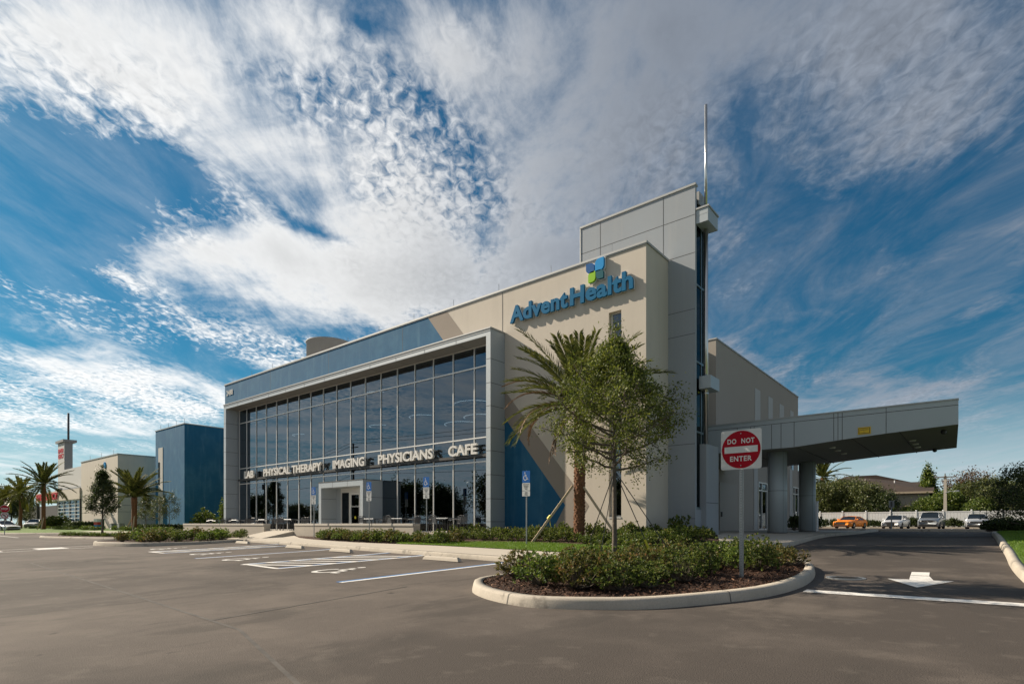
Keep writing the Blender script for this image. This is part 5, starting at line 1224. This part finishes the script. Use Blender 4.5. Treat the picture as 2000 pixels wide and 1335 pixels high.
m = MB(); m.box(-.2, .2, 0, .1, 0, 1.9)
r = empty('white_gate_post', (X_at(1594, 44), 44, -.5), label='white post standing in the dark planting beyond the second canopy column', cat='post'); m = MB(); m.rbox(-.12, .12, -.12, .12, 0, 2.0, .02); part(m, 'shaft', VIN, r); m = MB(); m.rbox(-.15, .15, -.15, .15, 2.0, 2.06, .02); part(m, 'cap', VIN, r)
HY_ = 97; hx0, hx1 = X_at(1655, HY_), X_at(1812, HY_); hz = -.5
ROOF = mat('brown_shingle', (.038, .026, .020), .9, noise=[(1.2, .6, (.055, .038, .029)), (18, .5, (.045, .03, .024))], bump=(20, .4, .02))
r = empty('apartment_house', ((hx0+hx1)/2, HY_, hz), label='cream apartment house with a brown hipped shingle roof beyond the fence', cat='house')
W_ = (hx1-hx0)/2; ev = Z_at(1750, 961, HY_)-hz; rd = Z_at(1712, 930, HY_+7)-hz+.2; HW = mat('cream_wall', (.30, .285, .245), .85, noise=[(1, .3, (.36, .33, .28))])
m = MB(); m.box(-W_, W_, 0, 13, 0, ev); part(m, 'wall', HW, r)
m = MB(); o_ = .7; ax = X_at(1712, HY_+7)-(hx0+hx1)/2; bx = X_at(1772, HY_+7)-(hx0+hx1)/2; r2 = Z_at(1765, 945, HY_+7)-hz+.25
m.add([(-W_-o_-6, -o_, ev), (W_+o_, -o_, ev), (W_+o_, 13+o_, ev), (-W_-o_-6, 13+o_, ev), (ax-4, 6.5, rd), (ax, 6.5, rd), (bx+.5, 6.5, r2), (W_+.5, 6.5, r2)], [(0, 1, 7, 6, 5, 4), (2, 3, 4, 5, 6, 7), (3, 0, 4), (1, 2, 7)])
rf = part(m, 'roof', ROOF, r)
m = MB(); m.box(-W_-o_, W_+o_, -o_-.04, -o_-.003, ev-.22, ev+.03); part(m, 'fascia', mat('fascia_tan', (.34, .28, .21), .7), rf)
m = MB()
for x, z in ((ax+2.6, r2+.2), (bx-2, r2-.2)): m.tube((x, 4.2, z-1.4), (x, 4.2, z), .09, n=8)
part(m, 'roof_vent', VIN, rf)
m = MB(); m.add([(-W_-3, -5, 1.9), (W_+.5, -5, 1.9), (W_-.5, 0, 3.0), (-W_-2, 0, 3.0)], [(0, 1, 2, 3)]); part(m, 'porch_roof', mat('tan_roof', (.25, .19, .14), .9), r)
m = MB(); m.box(-W_-2.8, W_, -4.8, -4.6, .0, 1.6); part(m, 'brick_wall', mat('brick', (.16, .075, .05), .9), r)

# ------------------------------------------------------------------ cars
CG = mat('car_glass', (.012, .016, .02), .06, spec=.8); RIM = mat('alloy_rim', (.45, .46, .47), .3, metal=.9); LENS = mat('headlamp_lens', (.55, .57, .58), .12, spec=.8)
GRL = mat('car_grille', (.015, .015, .016), .5)
def car(name, paint, L_, W_, H_, belt, hood, nose, wsb, rfr, rrr, rwb, tail, wb, wr_, seat_hi=0, label='', cat='car', shape=0):
    """front faces -y, origin on the ground at the centre. wsb: windscreen base y, rfr/rrr: roof front/rear y, rwb: rear-window base y"""
    r = empty(name, label=label, cat=cat)
    # lower body lofted along y
    st = [(-L_/2, nose*.55, nose, .80), (-L_/2+.12, .22, nose+.07, .90), (-L_/2+.45, .19, hood-.08, .965), (-L_/2+.95, .18, hood-.01, .99), (wsb, .18, hood+.05, 1.0), (0, .18, belt, 1.0), (rwb, .18, belt+.02, .99), (L_/2-.35, .22, tail, .95), (L_/2-.08, .30, tail-.05, .88), (L_/2, .42, tail-.22, .82)]
    mb_ = MB(); mb_.smooth = True; rings = []
    for (y, zb, zt, wf) in st:
        w = W_/2*wf; mid = zb+(zt-zb)*.55
        half = [(w*.90, zb), (w*.985, zb+.08), (w, mid), (w*.975, zt-.09), (w*.90, zt-.015), (w*.5, zt+.018)]
        rings.append([(x, y, z) for x, z in half]+[(0, y, zt+.028)]+[(-x, y, z) for x, z in reversed(half)])
    k = len(rings[0]); vs = [p for rg in rings for p in rg]
    fs = [(i*k+j, i*k+j+1, (i+1)*k+j+1, (i+1)*k+j) for i in range(len(rings)-1) for j in range(k-1)]
    fs += [(i*k+k-1, i*k, (i+1)*k, (i+1)*k+k-1) for i in range(len(rings)-1)]
    fs += [tuple(range(k)), tuple(range(len(vs)-1, len(vs)-k-1, -1))]
    mb_.add(vs, fs); part(mb_, 'body', paint, r)
    # greenhouse: glass core with painted roof and pillars
    bw, rw = W_/2*.88, W_/2*.70; zb = belt-.02; g = MB(); g.smooth = False
    A = [(-bw, wsb, hood), (bw, wsb, hood), (bw, rwb, belt), (-bw, rwb, belt)]; B = [(-rw, rfr, H_-.07), (rw, rfr, H_-.07), (rw, rrr, H_-.09), (-rw, rrr, H_-.09)]
    g.add(A+B, [(0, 1, 5, 4), (1, 2, 6, 5), (2, 3, 7, 6), (3, 0, 4, 7)]); part(g, 'windows', CG, r)
    q = MB(); q.smooth = True; n_ = 7; vv = []
    for j in range(n_):
        t = j/(n_-1); y = rfr-.05+(rrr-rfr+.12)*t; h = H_-.075+.075*math.sin(math.pi*min(1, .18+t*.8))
        for i_ in range(7): u = -1+i_/3; vv.append((u*rw*1.04, y, h-.055*u*u))
    q.add(vv, [(j*7+i_, j*7+i_+1, (j+1)*7+i_+1, (j+1)*7+i_) for j in range(n_-1) for i_ in range(6)])
    for s in (-1, 1):
        for P0, P1, rr_ in ((A[0], B[0], .035), (A[3], B[3], .05), ((-bw*.99, (wsb+rwb)/2+.1, belt), (-rw*1.0, (rfr+rrr)/2+.05, H_-.08), .03)):
            q.tube((P0[0]*-s, P0[1], P0[2]), (P1[0]*-s, P1[1], P1[2]), rr_, n=5)
        q.tube((s*rw*1.01, rfr, H_-.085), (s*rw*1.01, rrr, H_-.1), .04, n=5)
    part(q, 'roof', paint, r)
    f = -L_/2
    for s in (-1, 1):
        hl = MB(); hl.smooth = True
        hl.add([(s*W_*.27, f+.02, nose-.02), (s*W_*.43, f+.20, nose+.05), (s*W_*.455, f+.48, nose+.07), (s*W_*.44, f+.30, nose-.09), (s*W_*.40, f+.09, nose-.13), (s*W_*.28, f-.005, nose-.11)], [(0, 1, 2, 3, 4, 5)])
        hl.v = [(p[0]*1.02, p[1]-.035, p[2]) for p in hl.v]; part(hl, 'headlight', LENS, r)
        mi = MB(); mi.rbox(min(s*W_*.47, s*(W_*.47+.2)), max(s*W_*.47, s*(W_*.47+.2)), wsb+.25, wsb+.38, belt+.02, belt+.15, .03); part(mi, 'mirror', paint, r)
        tl = MB(); tl.box(min(s*W_*.28, s*W_*.43), max(s*W_*.28, s*W_*.43), L_/2-.09, L_/2-.03, tail-.28, tail-.13); part(tl, 'tail_light', mat('tail_red', (.3, .01, .01), .3), r)
        fg = MB(); fg.rbox(min(s*W_*.30, s*W_*.41), max(s*W_*.30, s*W_*.41), f+.0, f+.08, .30, .40, .02); part(fg, 'fog_lamp', GRL, r)
    gr = MB()
    if shape == 0:   # wide trapezoid grille
        gr.prism([(-W_*.24, nose-.03), (W_*.24, nose-.03), (W_*.21, nose-.26), (-W_*.21, nose-.26)], f-.03, f+.05)
    elif shape == 1: # tall single frame
        gr.prism([(-W_*.17, nose+.0), (W_*.17, nose), (W_*.19, nose-.15), (W_*.14, nose-.38), (-W_*.14, nose-.38), (-W_*.19, nose-.15)], f-.03, f+.05)
    else:
        gr.prism([(-W_*.22, nose-.04), (W_*.22, nose-.04), (W_*.17, nose-.16), (-W_*.17, nose-.16)], f-.03, f+.05)
    part(gr, 'grille', GRL, r)
    lo = MB(); lo.prism([(-W_*.30, .24), (W_*.30, .24), (W_*.34, .36), (-W_*.34, .36)], f-.012, f+.1); part(lo, 'lower_intake', GRL, r)
    if shape == 3:
        v_ = MB()
        for s in (-1, 1): v_.add([(s*W_*.20, f-.04, nose+.0), (s*W_*.17, f-.04, nose+.0), (s*.07, f-.045, nose-.18), (s*.09, f-.045, nose-.2)], [(0, 1, 2, 3)])
        v_.lathe(0, 0, [(.075, 0), (.075, .01)], 14)
        for i_ in range(len(v_.v)-28, len(v_.v)): x, y, z = v_.v[i_]; v_.v[i_] = (x, f-.05-z, nose-.1+y)
        part(v_, 'chrome_trim', RIM, r)
    if shape == 2 or shape == 1:
        v_ = MB(); v_.box(-W_*.2, W_*.2, f-.042, f-.032, nose-.105, nose-.085); part(v_, 'chrome_trim', RIM, r)
    for y in (-wb/2-.02, wb/2-.02):
        for s in (-1, 1):
            c = s*(W_/2-.10); w1 = MB(); w1.smooth = True; prof_ = [(wr_*.62, -.10), (wr_*.95, -.105), (wr_, -.08), (wr_, .08), (wr_*.95, .105), (wr_*.62, .10)]
            ar = MB(); ar.smooth = True
            n_ = 22; ar.lathe(0, 0, [(wr_+.055, -.085), (wr_+.055, .06)], n_); ar.v = [(c+z, y+x, wr_+y_) for x, y_, z in ar.v]; part(ar, 'wheel_well', BLACK, r) if False else None
            w1.lathe(0, 0, prof_, n_); w1.v = [(c+z, y+x, wr_+y_) for x, y_, z in w1.v]; ty = part(w1, 'wheel', RUBBER, r)
            w2_ = MB(); w2_.lathe(0, 0, [(wr_*.64, -.06), (wr_*.64, .085)], 18)
            for a in range(5): w2_.tube((0, 0, .1*s), (wr_*.6*math.cos(a*1.2566), wr_*.6*math.sin(a*1.2566), .1*s), .035, n=4)
            w2_.v = [(c+z, y+x, wr_+y_) for x, y_, z in w2_.v]; part(w2_, 'rim', RIM, ty)
    return r
def place(o, px, Y, rz, z=None):
    o.location = (X_at(px, Y), Y, z if z is not None else lot(Y)); o.rotation_euler = (0, 0, rz); return o
def paint(n, c, met=.3): return mat(n, c, .28, metal=met, coat=.6)
place(car('sports_car', mat('orange_paint', (.85, .24, .006), .45), 4.75, 1.92, 1.38, .92, .86, .70, -1.0, -.15, .75, 1.75, .95, 2.72, .34, shape=0, label='bright orange sports coupe parked nose-out before the white fence'), 1661, 73.2, R(-14))
place(car('sedan', paint('white_car_paint', (.72, .73, .74), .05), 4.6, 1.83, 1.45, .92, .86, .68, -1.05, -.25, .95, 1.75, 1.0, 2.7, .33, shape=1, label='white sedan with tall dark grille parked behind the grey sign back'), 1750, 73.2, R(-8))
place(car('suv', paint('silver_suv_paint', (.36, .39, .42), .6), 4.63, 1.86, 1.74, 1.12, 1.06, .86, -1.15, -.45, 1.6, 2.1, 1.15, 2.7, .37, shape=3, label='large silver-grey sport utility car parked beside the concrete pole'), 1819, 73.0, R(-5))
place(car('hatchback', paint('silver_hatch_paint', (.55, .57, .59), .5), 4.1, 1.74, 1.5, .98, .93, .72, -1.1, -.3, 1.2, 1.75, 1.0, 2.49, .31, shape=2, label='small pale silver hatchback parked at the right end of the row'), 1909, 71.5, R(-2))
place(car('sedan', paint('white_car_paint', (.72, .73, .74), .05), 4.8, 1.85, 1.47, .93, .86, .68, -1.05, -.25, .95, 1.75, 1.0, 2.8, .34, shape=2, label='white sedan seen side-on at the left edge behind the stop sign'), 8, 15.6, R(104), lot(15.6)-.02)
place(car('hatchback', paint('white_car_paint', (.72, .73, .74), .05), 4.3, 1.8, 1.5, .96, .9, .72, -1.05, -.25, 1.2, 1.8, 1.0, 2.6, .32, shape=2, label='white car partly hidden between the two far left palms'), 69, 22.0, R(60), -.75)

# ------------------------------------------------------------------ patio furniture
def make_chair():
    r = empty('patio_chair', label='dark metal patio armchair standing on the patio', cat='chair')
    BM = mat('chair_metal', (.10, .10, .105), .4, .6)
    for s in (-1, 1):
        m = MB(); m.path([(s*.27, -.27, 0), (s*.27, -.25, .62), (s*.27, -.15, .67), (s*.27, .18, .65), (s*.27, .24, .60)], .013, 6); m.path([(s*.24, .28, 0), (s*.25, .20, .42), (s*.22, .26, .84)], .013, 6); part(m, 'side_frame', BM, r)
    m = MB()
    for k in range(7): x = -.24+k*.08; m.box(x-.028, x+.028, -.24, .21, .43, .442)
    part(m, 'seat', BM, r)
    m = MB()
    for k in range(7): x = -.2+k*.067; m.box(x-.022, x+.022, .205, .215, .50, .80)
    m.path([(-.22, .26, .84), (-.1, .27, .87), (.1, .27, .87), (.22, .26, .84)], .013, 6); m.path([(-.24, .2, .46), (.24, .2, .46)], .012, 6); part(m, 'backrest', BM, r); return r
def make_table():
    r = empty('patio_table', label='square metal patio table', cat='table'); BM = mat('table_metal', (.20, .21, .22), .5, .5)
    m = MB(); m.rbox(-.45, .45, -.45, .45, .70, .735, .02); part(m, 'tabletop', BM, r)
    m = MB(); m.tube((0, 0, .03), (0, 0, .70), .035, n=10); part(m, 'pedestal', BLACK, r)
    m = MB(); m.box(-.3, .3, -.03, .03, 0, .03); m.box(-.029, .029, -.3, -.031, 0, .028); m.box(-.029, .029, .031, .3, 0, .028); part(m, 'base', BLACK, r); return r
ch0, tb0 = make_chair(), make_table(); fc = ft = True
tables = [(-45.4, 'leftmost patio table of the row, near the left end of the glazing'), (-41.6, 'patio table behind the left seat wall, second from the left'), (-37.6, 'patio table behind the right end of the left seat wall'), (-34.2, 'patio table in the open gap between the two seat walls'), (-26.0, 'patio table just right of the entrance vestibule'), (-23.6, 'patio table behind the right part of the right seat wall'), (-20.2, 'patio table standing clear beyond the right end of the seat wall')]
for (x, lab) in tables:
    t = tb0 if ft else copy_tree(tb0); ft = False; ty_ = 19.7 if x > -33 else 19.5
    t.location = (x, ty_, -.447); t['label'] = lab; t['group'] = 'patio tables'
    for k, a in enumerate((90, 0, 180, 270)):
        if k == 3 and x < -36: continue
        c = ch0 if fc else copy_tree(ch0); fc = False; d = .78
        c.location = (x+d*math.cos(R(a+8)), ty_+d*math.sin(R(a+8)), -.447); c.rotation_euler = (0, 0, R(a-90+rnd.uniform(-16, 16))); c['group'] = 'patio chairs'
# ------------------------------------------------------------------ small things at the far left
r = empty('news_box', (X_at(190, 20.2), 20.2, -.75), R(20), label='slim red, white and blue poster box beyond the cone-shaped evergreen', cat='box'); m = MB(); m.box(-.28, .28, -.2, .2, .0, .62); part(m, 'blue_base', mat('poster_blue', (.02, .18, .42), .5), r); m = MB(); m.box(-.28, .28, -.2, .2, .622, .95); part(m, 'red_band', mat('poster_red', (.55, .06, .04), .5), r); m = MB(); m.box(-.28, .28, -.2, .2, .952, 1.3); part(m, 'white_top', WHITE, r)
r = empty('green_bin', (X_at(196.5, 20.8), 20.8, -.75), 0, label='dark green upright bin beside the poster box', cat='bin'); m = MB(); m.rbox(-.3, .3, -.3, .3, 0, 1.2, .03); part(m, 'body', mat('bin_green', (.01, .10, .04), .5), r); m = MB(); m.rbox(-.33, .33, -.33, .33, 1.2, 1.3, .04); part(m, 'lid', mat('bin_green'), r)
for px, lab in ((221, 'grey utility cabinet standing left in the far pavement bed'), (236, 'grey utility cabinet nearer the stout date palm')):
    r = empty('utility_cabinet', (X_at(px, 20.6), 20.6, -.75), 0, label=lab, cat='cabinet', group=None); m = MB(); m.rbox(-.32, .32, -.25, .25, 0, .75, .02); part(m, 'cabinet', mat('cabinet_grey', (.22, .23, .23), .6), r); m = MB(); m.rbox(-.34, .34, -.27, .27, .75, .79, .01); part(m, 'lid', mat('cabinet_grey'), r)
